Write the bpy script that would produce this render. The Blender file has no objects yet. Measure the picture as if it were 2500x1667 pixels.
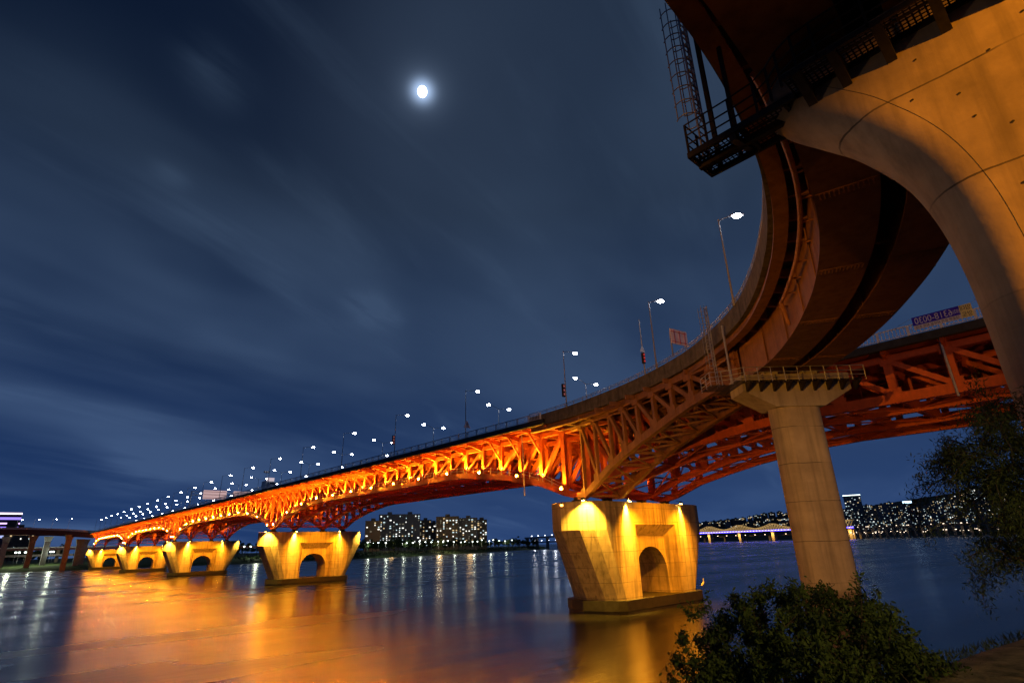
import bpy, bmesh, math, random
from mathutils import Vector, Matrix
R = math.radians
rnd = random.Random(7)
S = bpy.context.scene
COL = S.collection

# ------------------------------------------------------------------ camera
FPX, PITCH, ROLL, YAW, CH = 1334.3, 0.3559, -0.029, 0.7442, 9.02
_f = Vector((math.sin(YAW)*math.cos(PITCH), math.cos(YAW)*math.cos(PITCH), math.sin(PITCH)))
_r0 = Vector((math.cos(YAW), -math.sin(YAW), 0)); _u0 = _r0.cross(_f)
CR = math.cos(ROLL)*_r0 + math.sin(ROLL)*_u0
CU = -math.sin(ROLL)*_r0 + math.cos(ROLL)*_u0
cam = bpy.data.cameras.new('camera'); camo = bpy.data.objects.new('camera', cam); COL.objects.link(camo)
cam.sensor_width = 36; cam.sensor_fit = 'HORIZONTAL'; cam.lens = FPX/2500*36
cam.clip_start = 0.1; cam.clip_end = 30000
M3 = Matrix((CR, CU, -_f)).transposed()
camo.matrix_world = Matrix.Translation((0, 0, CH)) @ M3.to_4x4()
S.camera = camo

def ray(px, py):                       # pixel of the 2352-wide view -> direction (used only to read bearings)
    k = 2500/2352
    return CR*((px*k-1250)/FPX) - CU*((py*k-833.5)/FPX) + _f
def bearing(px, py, dist):             # ground point at a horizontal distance on that bearing, and the height seen there
    d = ray(px, py); h = math.hypot(d.x, d.y)
    return Vector((d.x/h*dist, d.y/h*dist, CH + d.z/h*dist))

# ------------------------------------------------------------------ render / world
S.view_settings.view_transform = 'Standard'; S.view_settings.look = 'None'
S.view_settings.exposure = 0; S.view_settings.gamma = 1
S.render.engine = 'CYCLES'
S.cycles.use_denoising = True
S.cycles.max_bounces = 5; S.cycles.diffuse_bounces = 2; S.cycles.glossy_bounces = 3
S.cycles.sample_clamp_indirect = 6
try: S.cycles.use_light_tree = True
except Exception: pass

W = bpy.data.worlds.new('World'); S.world = W; W.use_nodes = True
def node(nt, typ, **kw):
    n = nt.nodes.new(typ)
    for k, v in kw.items():
        if k == 'ins':
            for a, b in v.items(): n.inputs[a].default_value = b
        else: setattr(n, k, v)
    return n
def math_n(nt, op, a, b=None, c=None, clamp=False):
    n = node(nt, 'ShaderNodeMath', operation=op, use_clamp=clamp)
    for i, v in enumerate((a, b, c)):
        if v is None: continue
        if isinstance(v, (int, float)): n.inputs[i].default_value = v
        else: nt.links.new(v, n.inputs[i])
    return n.outputs[0]
def ramp_n(nt, fac, stops, interp='LINEAR'):
    n = node(nt, 'ShaderNodeValToRGB'); e = n.color_ramp.elements
    n.color_ramp.interpolation = interp
    while len(e) < len(stops): e.new(0.5)
    for el, (p, c) in zip(e, stops):
        el.position = p; el.color = (c, c, c, 1) if isinstance(c, (int, float)) else (*c, 1)
    nt.links.new(fac, n.inputs[0]); return n.outputs[0]
def mix_n(nt, fac, a, b, mode='MIX'):
    n = node(nt, 'ShaderNodeMix', data_type='RGBA', blend_type=mode)
    for s, v in ((0, fac), (6, a), (7, b)):
        if isinstance(v, (int, float)): n.inputs[s].default_value = v
        elif isinstance(v, tuple): n.inputs[s].default_value = (*v, 1)
        else: nt.links.new(v, n.inputs[s])
    return n.outputs[2]
MOON = ray(970, 210).normalized()
def build_sky():
    nt = W.node_tree; bg = nt.nodes['Background']
    tc = node(nt, 'ShaderNodeTexCoord'); sep = node(nt, 'ShaderNodeSeparateXYZ')
    nt.links.new(tc.outputs['Generated'], sep.inputs[0])
    x, y, z = sep.outputs
    base = ramp_n(nt, math_n(nt, 'MAXIMUM', z, 0.0), [(0.0, (.0150, .044, .150)), (.10, (.0125, .036, .118)),
              (.30, (.0085, .023, .070)), (.55, (.0040, .0105, .030)), (1, (.003, .007, .02))])
    den = math_n(nt, 'ADD', math_n(nt, 'MAXIMUM', z, 0.0), 0.14)
    u = math_n(nt, 'DIVIDE', x, den); v = math_n(nt, 'DIVIDE', y, den)
    a = R(CLOUD_ANGLE)
    s1 = math_n(nt, 'ADD', math_n(nt, 'MULTIPLY', u, math.cos(a)), math_n(nt, 'MULTIPLY', v, math.sin(a)))
    t1 = math_n(nt, 'ADD', math_n(nt, 'MULTIPLY', u, -math.sin(a)), math_n(nt, 'MULTIPLY', v, math.cos(a)))
    def layer(ss, ts, seed, scale, detail, rough=.5):
        cb = node(nt, 'ShaderNodeCombineXYZ')
        nt.links.new(math_n(nt, 'MULTIPLY', s1, ss), cb.inputs[0]); nt.links.new(math_n(nt, 'MULTIPLY', t1, ts), cb.inputs[1])
        cb.inputs[2].default_value = seed
        n = node(nt, 'ShaderNodeTexNoise', ins={'Scale': scale, 'Detail': detail, 'Roughness': rough, 'Distortion': .3})
        nt.links.new(cb.outputs[0], n.inputs['Vector']); return n.outputs['Fac']
    big = ramp_n(nt, layer(.42, .8, 3.1, 1.0, 4), [(.36, 0.0), (.68, 1.0)], 'EASE')
    streak = ramp_n(nt, layer(.8, 3.2, 9.7, .9, 6, .55), [(.54, 0.0), (.80, 1.0)], 'EASE')
    # the veil is thickest in the east, thin over the upper left of the view
    vd = node(nt, 'ShaderNodeVectorMath', operation='DOT_PRODUCT'); nt.links.new(tc.outputs['Generated'], vd.inputs[0])
    vd.inputs[1].default_value = ray(1560, 640).normalized()
    veil = ramp_n(nt, vd.outputs['Value'], [(.70, .0), (.88, .62), (1, 1.0)], 'EASE')
    vl = node(nt, 'ShaderNodeVectorMath', operation='DOT_PRODUCT'); nt.links.new(tc.outputs['Generated'], vl.inputs[0])
    vl.inputs[1].default_value = ray(150, 850).normalized()
    veil2 = ramp_n(nt, vl.outputs['Value'], [(.86, 0.0), (.985, 1.1)], 'EASE')
    cl = math_n(nt, 'ADD', math_n(nt, 'MULTIPLY', big, math_n(nt, 'ADD', math_n(nt, 'MULTIPLY', veil, .55), veil2)),
                math_n(nt, 'MULTIPLY', streak, .42))
    cl = math_n(nt, 'ADD', cl, math_n(nt, 'MULTIPLY', veil, .34))
    wn = layer(1.6, 5.0, 21.3, 1.6, 5, .55)
    for (px, py, pw_, am) in ((852, 708, 2200., .85), (805, 688, 5200., .45), (905, 735, 5200., .45), (370, 398, 5200., .32), (405, 415, 5200., .32), (470, 150, 1800., .4), (520, 195, 1500., .35), (290, 1085, 1500., .4), (380, 1090, 2500., .35)):
        dv = node(nt, 'ShaderNodeVectorMath', operation='DOT_PRODUCT'); nt.links.new(tc.outputs['Generated'], dv.inputs[0]); dv.inputs[1].default_value = ray(px, py).normalized()
        wm = math_n(nt, 'MULTIPLY', math_n(nt, 'POWER', math_n(nt, 'MAXIMUM', dv.outputs['Value'], 0.0), pw_), am)
        cl = math_n(nt, 'ADD', cl, math_n(nt, 'MULTIPLY', wm, ramp_n(nt, wn, [(.30, 0.0), (.70, 1.0)])))
    c = mix_n(nt, 1.0, base, mix_n(nt, cl, (0, 0, 0), (.033, .052, .082)), 'ADD')
    dm = node(nt, 'ShaderNodeVectorMath', operation='DOT_PRODUCT'); nt.links.new(tc.outputs['Generated'], dm.inputs[0])
    dm.inputs[1].default_value = MOON
    dd = math_n(nt, 'MAXIMUM', dm.outputs['Value'], 0.0)
    h1 = math_n(nt, 'MULTIPLY', math_n(nt, 'POWER', dd, 8000.0), .8)
    h2 = math_n(nt, 'MULTIPLY', math_n(nt, 'POWER', dd, 1500.0), .075)
    h3 = math_n(nt, 'MULTIPLY', math_n(nt, 'POWER', dd, 45.0), .016)
    hs = math_n(nt, 'ADD', math_n(nt, 'ADD', h1, h2), h3)
    c = mix_n(nt, 1.0, c, mix_n(nt, hs, (0, 0, 0), (.62, .85, 1.25)), 'ADD')
    nt.links.new(c, bg.inputs[0]); bg.inputs[1].default_value = 1.0
CLOUD_ANGLE = 20
build_sky()

# moonlight
sun = bpy.data.lights.new('moonlight', 'SUN'); sun.energy = 0.05; sun.color = (.75, .87, 1); sun.angle = R(.5)
suno = bpy.data.objects.new('moonlight', sun); COL.objects.link(suno)
suno.rotation_euler = (-MOON).to_track_quat('-Z', 'Y').to_euler()

# ------------------------------------------------------------------ helpers
def tag(o, label=None, cat=None, group=None, kind=None):
    if label: o['label'] = label
    if cat: o['category'] = cat
    if group: o['group'] = group
    if kind: o['kind'] = kind
    return o
def thing(name, label, cat, loc=(0, 0, 0), rotz=0, group=None):
    o = bpy.data.objects.new(name, None); COL.objects.link(o)
    o.location = loc; o.rotation_euler = (0, 0, rotz); o.empty_display_size = .3
    return tag(o, label, cat, group)
def wloc(o):
    v = Vector((0, 0, 0))
    while o: v += Vector(o.location); o = o.parent
    return v
class MB:
    def __init__(s): s.v = []; s.f = []; s.m = []; s.mi = 0
    def add(s, vs, fs):
        o = len(s.v); s.v += [tuple(v) for v in vs]; s.f += [tuple(i+o for i in f) for f in fs]; s.m += [s.mi]*len(fs); return s
    def box(s, c, d, rz=0):
        c = Vector(c); hx, hy, hz = d[0]/2, d[1]/2, d[2]/2; ca, sa = math.cos(rz), math.sin(rz)
        vs = [c+Vector((x*ca-y*sa, x*sa+y*ca, z)) for z in (-hz, hz) for x, y in ((-hx, -hy), (hx, -hy), (hx, hy), (-hx, hy))]
        return s.add(vs, [(3, 2, 1, 0), (4, 5, 6, 7), (0, 1, 5, 4), (1, 2, 6, 5), (2, 3, 7, 6), (3, 0, 4, 7)])
    def bar(s, p, q, w, h=None, up=(0, 0, 1)):
        p, q = Vector(p), Vector(q); h = h or w; d = (q-p)
        if d.length < 1e-6: return s
        d.normalize(); up = Vector(up)
        if abs(d.dot(up)) > .98: up = Vector((0, 1, 0)) if abs(d.y) < .9 else Vector((1, 0, 0))
        x = d.cross(up).normalized(); y = x.cross(d)
        o = [x*(-w/2)+y*(-h/2), x*(w/2)+y*(-h/2), x*(w/2)+y*(h/2), x*(-w/2)+y*(h/2)]
        return s.add([p+k for k in o]+[q+k for k in o], [(3, 2, 1, 0), (4, 5, 6, 7), (0, 1, 5, 4), (1, 2, 6, 5), (2, 3, 7, 6), (3, 0, 4, 7)])
    def tube(s, path, r, n=8, cap=True):
        path = [Vector(p) for p in path]; rs = r if isinstance(r, (list, tuple)) else [r]*len(path); rings = []
        px = None
        for i, p in enumerate(path):
            d = (path[min(i+1, len(path)-1)]-path[max(i-1, 0)]).normalized()
            if px is None:
                px = d.orthogonal().normalized()
            px = (px-d*px.dot(d)).normalized(); py = d.cross(px)
            rings.append([p+(px*math.cos(2*math.pi*k/n)+py*math.sin(2*math.pi*k/n))*rs[i] for k in range(n)])
        vs = [v for g in rings for v in g]; fs = []
        for i in range(len(path)-1):
            for k in range(n): fs.append((i*n+k, i*n+(k+1) % n, (i+1)*n+(k+1) % n, (i+1)*n+k))
        if cap: fs += [tuple(reversed(range(n))), tuple((len(path)-1)*n+k for k in range(n))]
        return s.add(vs, fs)
    def loft(s, rings, cap=True, closed=True):
        n = len(rings[0]); vs = [v for g in rings for v in g]; fs = []
        for i in range(len(rings)-1):
            for k in range(n if closed else n-1): fs.append((i*n+k, i*n+(k+1) % n, (i+1)*n+(k+1) % n, (i+1)*n+k))
        if cap: fs += [tuple(reversed(range(n))), tuple((len(rings)-1)*n+k for k in range(n))]
        return s.add(vs, fs)
    def prism(s, pts, z0, z1):
        return s.loft([[(x, y, z0) for x, y in pts], [(x, y, z1) for x, y in pts]])
    def ell(s, c, r, n=10, m=6):
        c = Vector(c); rings = []
        for j in range(1, m):
            t = math.pi*j/m; rings.append([c+Vector((r[0]*math.sin(t)*math.cos(2*math.pi*k/n), r[1]*math.sin(t)*math.sin(2*math.pi*k/n), -r[2]*math.cos(t))) for k in range(n)])
        o = len(s.v); s.loft(rings, cap=True); return s
    def build(s, name, mat, parent=None, smooth=False, label=None, local=False, bevel=0):
        off = Vector((0, 0, 0)) if (local or not parent) else wloc(parent)
        me = bpy.data.meshes.new(name); me.from_pydata([tuple(Vector(v)-off) for v in s.v], [], s.f)
        for m_ in (mat if isinstance(mat, (list, tuple)) else [mat]): me.materials.append(m_)
        if any(s.m): me.polygons.foreach_set('material_index', s.m)
        if smooth:
            me.polygons.foreach_set('use_smooth', [True]*len(me.polygons))
            try: me.set_sharp_from_angle(angle=R(38))
            except Exception: pass
        me.update()
        o = bpy.data.objects.new(name, me); COL.objects.link(o)
        if parent: o.parent = parent
        if label: o['label'] = label
        if bevel:
            b = o.modifiers.new('bevel', 'BEVEL'); b.width = bevel; b.segments = 2; b.limit_method = 'ANGLE'
        return o
def inst(src, parent=None, loc=(0, 0, 0), rz=0, scale=None):
    c = src.copy(); COL.objects.link(c); c.parent = parent; c.location = loc; c.rotation_euler = (0, 0, rz)
    if scale: c.scale = scale
    return c
def copy_tree(o, parent=None):
    c = o.copy(); COL.objects.link(c); c.parent = parent
    for ch in list(o.children): copy_tree(ch, c)
    return c

def pmat(name, col, rough=.7, metal=0, var=.25, scale=1.2, bump=.0, bscale=20, col2=None, spec=.4, joints=0, streaks=0, coat=None):
    m = bpy.data.materials.new(name); m.use_nodes = True; nt = m.node_tree; b = nt.nodes['Principled BSDF']
    tc = node(nt, 'ShaderNodeNewGeometry'); pos = tc.outputs['Position']
    n1 = node(nt, 'ShaderNodeTexNoise', ins={'Scale': scale, 'Detail': 7, 'Roughness': .62}); nt.links.new(pos, n1.inputs['Vector'])
    dk = tuple(c*(1-var) for c in col) if col2 is None else col2
    lt = tuple(min(1, c*(1+var)) for c in col)
    c = mix_n(nt, ramp_n(nt, n1.outputs['Fac'], [(.3, 0.0), (.7, 1.0)]), dk, lt)
    if streaks:
        mp = node(nt, 'ShaderNodeMapping'); mp.inputs['Scale'].default_value = (1.6, 1.6, .08); nt.links.new(pos, mp.inputs[0])
        n2 = node(nt, 'ShaderNodeTexNoise', ins={'Scale': 1.3, 'Detail': 6, 'Roughness': .6}); nt.links.new(mp.outputs[0], n2.inputs['Vector'])
        c = mix_n(nt, math_n(nt, 'MULTIPLY', ramp_n(nt, n2.outputs['Fac'], [(.48, 0.0), (.7, 1.0)]), streaks), c, tuple(k*.3 for k in col))
    if joints:
        sp = node(nt, 'ShaderNodeSeparateXYZ'); nt.links.new(pos, sp.inputs[0])
        n3 = node(nt, 'ShaderNodeTexNoise', ins={'Scale': .9, 'Detail': 4}); nt.links.new(pos, n3.inputs['Vector'])
        zz = math_n(nt, 'ADD', sp.outputs[2], math_n(nt, 'MULTIPLY', n3.outputs['Fac'], .12))
        fr = math_n(nt, 'FRACT', math_n(nt, 'DIVIDE', zz, joints))
        ln = math_n(nt, 'LESS_THAN', fr, .045/joints*2.0/2)
        n4 = node(nt, 'ShaderNodeTexNoise', ins={'Scale': .35, 'Detail': 2}); nt.links.new(pos, n4.inputs['Vector'])
        ln = math_n(nt, 'MULTIPLY', ln, ramp_n(nt, n4.outputs['Fac'], [(.38, .25), (.5, 1.0)]))
        c = mix_n(nt, math_n(nt, 'MULTIPLY', ln, .85), c, tuple(k*.12 for k in col))
        # formwork boards: faint tone steps
        fb = math_n(nt, 'FLOOR', math_n(nt, 'MULTIPLY', zz, 1/(joints*.25)))
        wn = node(nt, 'ShaderNodeTexWhiteNoise', noise_dimensions='1D'); nt.links.new(fb, wn.inputs['W'])
        c = mix_n(nt, math_n(nt, 'MULTIPLY', wn.outputs['Value'], .16), c, tuple(k*.45 for k in col))
    nt.links.new(c, b.inputs['Base Color'])
    b.inputs['Roughness'].default_value = rough; b.inputs['Metallic'].default_value = metal
    b.inputs['Specular IOR Level'].default_value = spec
    if bump:
        nb = node(nt, 'ShaderNodeTexNoise', ins={'Scale': bscale, 'Detail': 5}); nt.links.new(pos, nb.inputs['Vector'])
        bp = node(nt, 'ShaderNodeBump', ins={'Strength': bump, 'Distance': .05}); nt.links.new(nb.outputs['Fac'], bp.inputs['Height'])
        nt.links.new(bp.outputs[0], b.inputs['Normal'])
    return m
def emat(name, col, strength, sample=True):
    m = bpy.data.materials.new(name); m.use_nodes = True; nt = m.node_tree; b = nt.nodes['Principled BSDF']
    b.inputs['Base Color'].default_value = (.02, .02, .02, 1)
    b.inputs['Emission Color'].default_value = (*col, 1); b.inputs['Emission Strength'].default_value = strength
    if not sample: m.cycles.emission_sampling = 'NONE'
    return m
CONC = pmat('pier_concrete', (.36, .29, .19), .85, var=.22, scale=.7, bump=.4, bscale=9, joints=1.95, streaks=.8)
CONC2 = pmat('smooth_concrete', (.38, .34, .29), .8, var=.22, scale=.55, bump=.25, bscale=8, streaks=.4)
CAPC = pmat('cap_concrete', (.31, .225, .13), .85, var=.42, scale=.4, bump=.1, bscale=7, streaks=.5, joints=2.7)
CONC3 = pmat('column_concrete', (.36, .30, .23), .85, var=.2, scale=.6, bump=.3, bscale=8, joints=2.9, streaks=.5)
PARA = pmat('weathered_parapet', (.12, .108, .098), .9, var=.4, scale=1.6, bump=.3, streaks=.8)
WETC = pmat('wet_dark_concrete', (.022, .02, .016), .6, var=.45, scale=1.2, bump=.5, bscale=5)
STEEL = pmat('orange_red_steel', (.50, .088, .016), .55, var=.2, scale=2.0, streaks=.25)
STEEL2 = pmat('brown_orange_steel', (.27, .115, .036), .6, var=.25, scale=1.2, streaks=.45)
GALV = pmat('galvanised_steel', (.42, .43, .46), .45, metal=.6, var=.2, scale=6)
RAILM = pmat('pale_rail_paint', (.8, .8, .82), .5, var=.15, scale=4)
DARKM = pmat('dark_walkway_steel', (.03, .024, .018), .6, metal=.3, var=.4, scale=5)
ASPH = pmat('asphalt', (.05, .05, .052), .9, var=.3)
POLE = pmat('grey_lamp_pole', (.36, .35, .36), .5, metal=.3, var=.15)
RUST = pmat('rusty_pipe', (.34, .14, .06), .6, var=.35, scale=3)
GRASS = pmat('dark_bank_grass', (.055, .085, .022), .95, var=.6, scale=.15, bump=.5, bscale=1.2)
SOIL = pmat('bank_soil', (.20, .16, .09), .95, var=.5, scale=2.5, bump=.8, bscale=14, col2=(.03, .035, .012))
PATHM = pmat('stone_path', (.30, .25, .20), .9, var=.35, scale=3, bump=.5, bscale=10)
HILL = pmat('wooded_hill', (.03, .042, .025), 1, var=.7, scale=.03, bump=.6, bscale=.2)
BARK = pmat('bark', (.09, .065, .045), .95, var=.4, scale=6, bump=.6)
LAMPW = emat('white_lamp_glass', (.80, .86, 1.0), 75)
LAMPO = emat('sodium_lamp_glass', (1, .50, .10), 60)
UPL = emat('uplight_glass', (1, .30, .010), 6500)
PLENS = emat('pier_lamp_glass', (1, .60, .12), 60, sample=False)
SODIUM = (1, .46, .07); AMBER = (1, .50, .025)

def light(name, typ, loc, power, col, size=.15, target=None, cone=None, blend=.6):
    l = bpy.data.lights.new(name, typ); l.energy = power; l.color = col; l.shadow_soft_size = size
    if typ == 'SPOT': l.spot_size = R(cone); l.spot_blend = blend
    o = bpy.data.objects.new(name, l); COL.objects.link(o); o.location = loc
    if target is not None: o.rotation_euler = (Vector(target)-Vector(loc)).to_track_quat('-Z', 'Y').to_euler()
    return o

# riverside sodium floods (stand behind the viewpoint and on the quay right of the frame)
FL = [
 light('sodium_floodlight', 'SPOT', (1, -25, 20.5), 84000, (1, .36, .01), .3, (15.5, -3.2, 16.5), 25, .6),
 light('sodium_floodlight', 'SPOT', (-40, 8, 14), 98000, (1, .39, .025), .3, (50, 29, 21.5), 33, .55),
 light('sodium_floodlight', 'SPOT', (20, -16, 9), 16000, (1, .52, .19), .3, (47, 17, 10), 30, .8),
 light('sodium_floodlight', 'SPOT', (16, -24, 9.5), 16000, (1, .42, .05), .3, (63, 11, 24), 24, .7),
 light('park_or_fill_lamp', 'SPOT', (1.5, -9, 13), 2600, (1, .66, .18), .25, (10.2, 3.6, 7.4), 42, .8),  # added fill for the bush and willow, no fixture modelled
 light('park_or_fill_lamp', 'SPOT', (3, 20, 8), 2000, (1, .66, .46), .3, (15.5, 2.0, 16.5), 26, .8),  # added fill for the rounded cap soffit, hangs over open water
]

# ------------------------------------------------------------------ water, banks, hills
def build_water():
    m = bpy.data.materials.new('river_water'); m.use_nodes = True; nt = m.node_tree; b = nt.nodes['Principled BSDF']
    b.inputs['Base Color'].default_value = (.016, .016, .014, 1)
    b.inputs['Roughness'].default_value = .2; b.inputs['IOR'].default_value = 1.5
    g = node(nt, 'ShaderNodeNewGeometry'); mp = node(nt, 'ShaderNodeMapping')
    mp.inputs['Rotation'].default_value = (0, 0, R(28)); mp.inputs['Scale'].default_value = (.35, 1.4, 1)
    nt.links.new(g.outputs['Position'], mp.inputs[0])
    n1 = node(nt, 'ShaderNodeTexNoise', ins={'Scale': .22, 'Detail': 6, 'Roughness': .6, 'Distortion': .4}); nt.links.new(mp.outputs[0], n1.inputs['Vector'])
    n2 = node(nt, 'ShaderNodeTexNoise', ins={'Scale': 2.2, 'Detail': 4, 'Roughness': .6}); nt.links.new(mp.outputs[0], n2.inputs['Vector'])
    h = math_n(nt, 'ADD', math_n(nt, 'MULTIPLY', n1.outputs['Fac'], 1.0), math_n(nt, 'MULTIPLY', n2.outputs['Fac'], .12))
    bp = node(nt, 'ShaderNodeBump', ins={'Strength': .26, 'Distance': .3}); nt.links.new(h, bp.inputs['Height'])
    nt.links.new(bp.outputs[0], b.inputs['Normal'])
    n3 = node(nt, 'ShaderNodeTexNoise', ins={'Scale': .035, 'Detail': 3}); nt.links.new(mp.outputs[0], n3.inputs['Vector'])
    nt.links.new(ramp_n(nt, n3.outputs['Fac'], [(.3, .17), (.7, .31)]), b.inputs['Roughness'])
    w = MB(); w.add([(-9000, -3000, 0), (14000, -3000, 0), (14000, 12000, 0), (-9000, 12000, 0)], [(0, 1, 2, 3)])
    tag(w.build('water', m), kind='structure')
build_water()

def terrain(name, mat, line, offs, kind='structure', jag=0):
    # line: list of shore points; offs: list of (inland vector scale, height)
    rows = []
    for i, (x, y) in enumerate(line):
        rows.append([(x+dx+rnd.uniform(-jag, jag)*(k > 0), y+dy+rnd.uniform(-jag, jag)*(k > 0), z) for k, (dx, dy, z) in enumerate(offs(i))])
    mb = MB(); mb.loft(rows, cap=False, closed=False)
    o = mb.build(name, mat, smooth=True); tag(o, kind=kind); return o
SHORE = [(-1500, 760), (-400, 690), (-100, 640), (0, 600), (50, 572), (110, 556), (175, 548), (281, 551), (329, 565), (454, 624), (609, 690), (775, 775), (900, 880), (960, 1000), (990, 1300), (1100, 1900), (1200, 3500)]
def inl(i):
    a = SHORE[max(i-1, 0)]; b = SHORE[min(i+1, len(SHORE)-1)]
    d = Vector((b[0]-a[0], b[1]-a[1])).normalized(); n = Vector((-d.y, d.x))
    return [(0, 0, -.6), (n.x*4, n.y*4, 1.4), (n.x*16, n.y*16, 3.2), (n.x*40, n.y*40, 4.6), (n.x*90, n.y*90, 6), (n.x*200, n.y*200, 7), (n.x*900, n.y*900, 8)]
terrain('far_bank', GRASS, SHORE, inl, jag=1.2)

# right: hillside shore far across the river
hp = []
for px, dist in ((1470, 2700), (1560, 2600), (1650, 2550), (1760, 2500), (1880, 2450), (2000, 2400), (2120, 2350), (2240, 2300), (2360, 2250), (2500, 2200)):
    p = bearing(px, 1225, dist); hp.append((p.x, p.y))
HT = [20, 40, 75, 100, 120, 130, 150, 165, 150, 140]
def inl2(i):
    x, y = hp[i]; d = Vector((x, y)).normalized(); h = HT[i]
    return [(0, 0, -1), (d.x*15, d.y*15, 3), (d.x*120, d.y*120, 6), (d.x*260, d.y*260, h*.30), (d.x*480, d.y*480, h*.7), (d.x*700, d.y*700, h), (d.x*1100, d.y*1100, h*.8), (d.x*2500, d.y*2500, h*.3)]
terrain('hills', HILL, hp, inl2, jag=6)

# near quay at lower right
NB = [(-60, 9), (-20, 6), (-6, 4.2), (0, 4.0), (4, 3.6), (8, 3.0), (10, 2.75), (12, 2.45), (14, 2.15), (16, 1.8), (22, .9), (30, -.6), (45, -4), (70, -12), (110, -40)]
rows = []
for (x, y) in NB:
    j = lambda a: rnd.uniform(-a, a)
    rows.append([(x*1.02, y+9, -1.0), (x+j(.2), y+4.5, 2.6+j(.2)), (x, y+2.2, 5.0+j(.15)), (x, y+.9, 6.4+j(.08)), (x, y, 7.14+j(.05)), (x, y-.5, 7.24+j(.03)), (x, y-30, 7.25)])
mb = MB(); mb.loft(rows, cap=False, closed=False); tag(mb.build('near_bank', SOIL, smooth=True), kind='structure')
mb = MB(); mb.loft([[(x, y0, 7.30), (x, y1, 7.30), (x, y1, 7.12), (x, y0, 7.12)] for x, y0, y1 in ((3, -2, 1.75), (8, -2, 1.6), (11, -2, 1.45), (12.5, -2, 1.38), (16, -3, .6), (30, -5, -2))]); tag(mb.build('path', PATHM), kind='structure')

# moon
mm = MB(); c = MOON*9000; mm.ell(c, (70, 70, 95), 24, 14)
MOONM = emat('moon_surface', (.95, .97, 1), 6, sample=False)
tag(mm.build('moon', MOONM, smooth=True), 'bright white full moon with a soft halo high in the night sky', 'moon')

# ------------------------------------------------------------------ the orange truss bridge
PC = [54.2, 174.2, 294.2, 414.2, 550.0]
DT = [(0, 15.9), (2.3, 16.4), (6.3, 18.0), (11.2, 19.1), (16.1, 20.1), (21, 20.75), (25.7, 21.35), (31, 21.65), (500, 21.65)]
def zb(y):
    d = min(abs(y-c) for c in PC)
    for (a, za), (b, zb_) in zip(DT, DT[1:]):
        if d <= b: return za+(zb_-za)*(d-a)/(b-a)
    return 21.65
ZT = 25.15                      # centre of the top chord
PX = [62.2, 68.6, 77.4, 84.0]   # four truss planes
bridge = thing('truss_bridge', 'long orange red steel truss bridge on arched concrete piers, uplit in amber', 'bridge', (73, 54, 0))
def panel_nodes(s):             # panel points of span s (s = -1 is the side span towards the near bank)
    if s < 0: return [54.2-2.4-4.85*k for k in range(16)]
    a, b = PC[s], PC[s+1]; n = round((b-a-4.8)/4.8); return [a+2.4+(b-a-4.8)*k/n for k in range(n+1)]
ALLN = []
for s in (-1, 0, 1, 2, 3): ALLN += [(s, k, y) for k, y in enumerate(panel_nodes(s))]
def truss_part(name, s, x, subs):
    ys = panel_nodes(s); lo, hi = min(ys), max(ys)
    c = MB()
    step = sorted(ys+([PC[s+1]] if s < 3 else [])+([PC[s]] if s >= 0 else []))
    if s == -1: step = sorted(ys+[PC[0]])
    for a, b in zip(step, step[1:]):
        c.bar((x, a, ZT), (x, b, ZT), .62, .62)
        c.bar((x, a, zb(a)-.42), (x, b, zb(b)-.42), .66, .95)
    for y in ys:                                            # gusset plates on the chords
        c.box((x-.335, y, zb(y)-.1), (.04, 1.25, 1.3)); c.box((x-.33, y, ZT-.15), (.04, 1.15, 1.0))
    for y in (ys[0], ys[-1]): c.bar((x, y, zb(y)), (x, y, ZT-.2), .62, .72, up=(0, 1, 0))
    part = c.build(name, STEEL, bridge)
    mid = (PC[s]+PC[s+1])/2 if s >= 0 else -200
    merged = MB()
    for k, y in enumerate(ys[1:-1]):
        t = MB() if subs else merged
        t.bar((x, y, zb(y)), (x, y, ZT-.2), .62, .72, up=(0, 1, 0))
        if subs: t.build('post', STEEL, part)
    for a, b in zip(ys, ys[1:]):
        if s >= 0:
            m_ = (a+b)/2
            if m_ < mid: top, bot = a, b
            else: top, bot = b, a
        else: top, bot = a, b
        t = MB() if subs else merged
        t.bar((x, bot, zb(bot)-.1), (x, top, ZT-.1), .50, .62, up=(1, 0, 0))
        if subs: t.build('diagonal', STEEL, part)
    if not subs: merged.build('web_members', STEEL, part)
    return part
near_parts = {}
for s in (-1, 0, 1, 2, 3):
    near_parts[s] = truss_part('side_truss', s, PX[0], True)
    for x in PX[1:]: truss_part('inner_truss' if x < 80 else 'far_side_truss', s, x, s in (-1, 0) and x > 80)
# deck
dk = MB()
def deck_x(y): return 61.0 if y < 56.5 else 58.0
for y0, y1 in ((-30, 56.5), (56.5, 565)):
    xl = deck_x((y0+y1)/2)
    dk.prism([(xl, y0), (88, y0), (88, y1), (xl, y1)], 26.15, 26.5)
    dk.prism([(xl-.12, y0), (xl+.45, y0), (xl+.45, y1), (xl-.12, y1)], 25.85, 26.62)
    dk.prism([(87.5, y0), (88.1, y0), (88.1, y1), (87.5, y1)], 25.85, 26.62)
dk.prism([(72.6, -30), (73.4, -30), (73.4, 565), (72.6, 565)], 26.5, 27.1)
dk.build('deck', ASPH, bridge)
so = MB()
for y0, y1, xl in ((-30, 56.5, 61.5), (56.5, 565, 58.5)): so.box(((xl+87.4)/2, (y0+y1)/2, 26.13), (87.4-xl, y1-y0, .03))
so.build('deck_soffit', STEEL, bridge)
fb = MB()
for s, k, y in ALLN:
    xl = deck_x(y)+.2
    fb.bar((xl, y, 25.72), (62, y, 25.35), .3, .55); fb.bar((62, y, 25.55), (87, y, 25.55), .34, .95)
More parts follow.
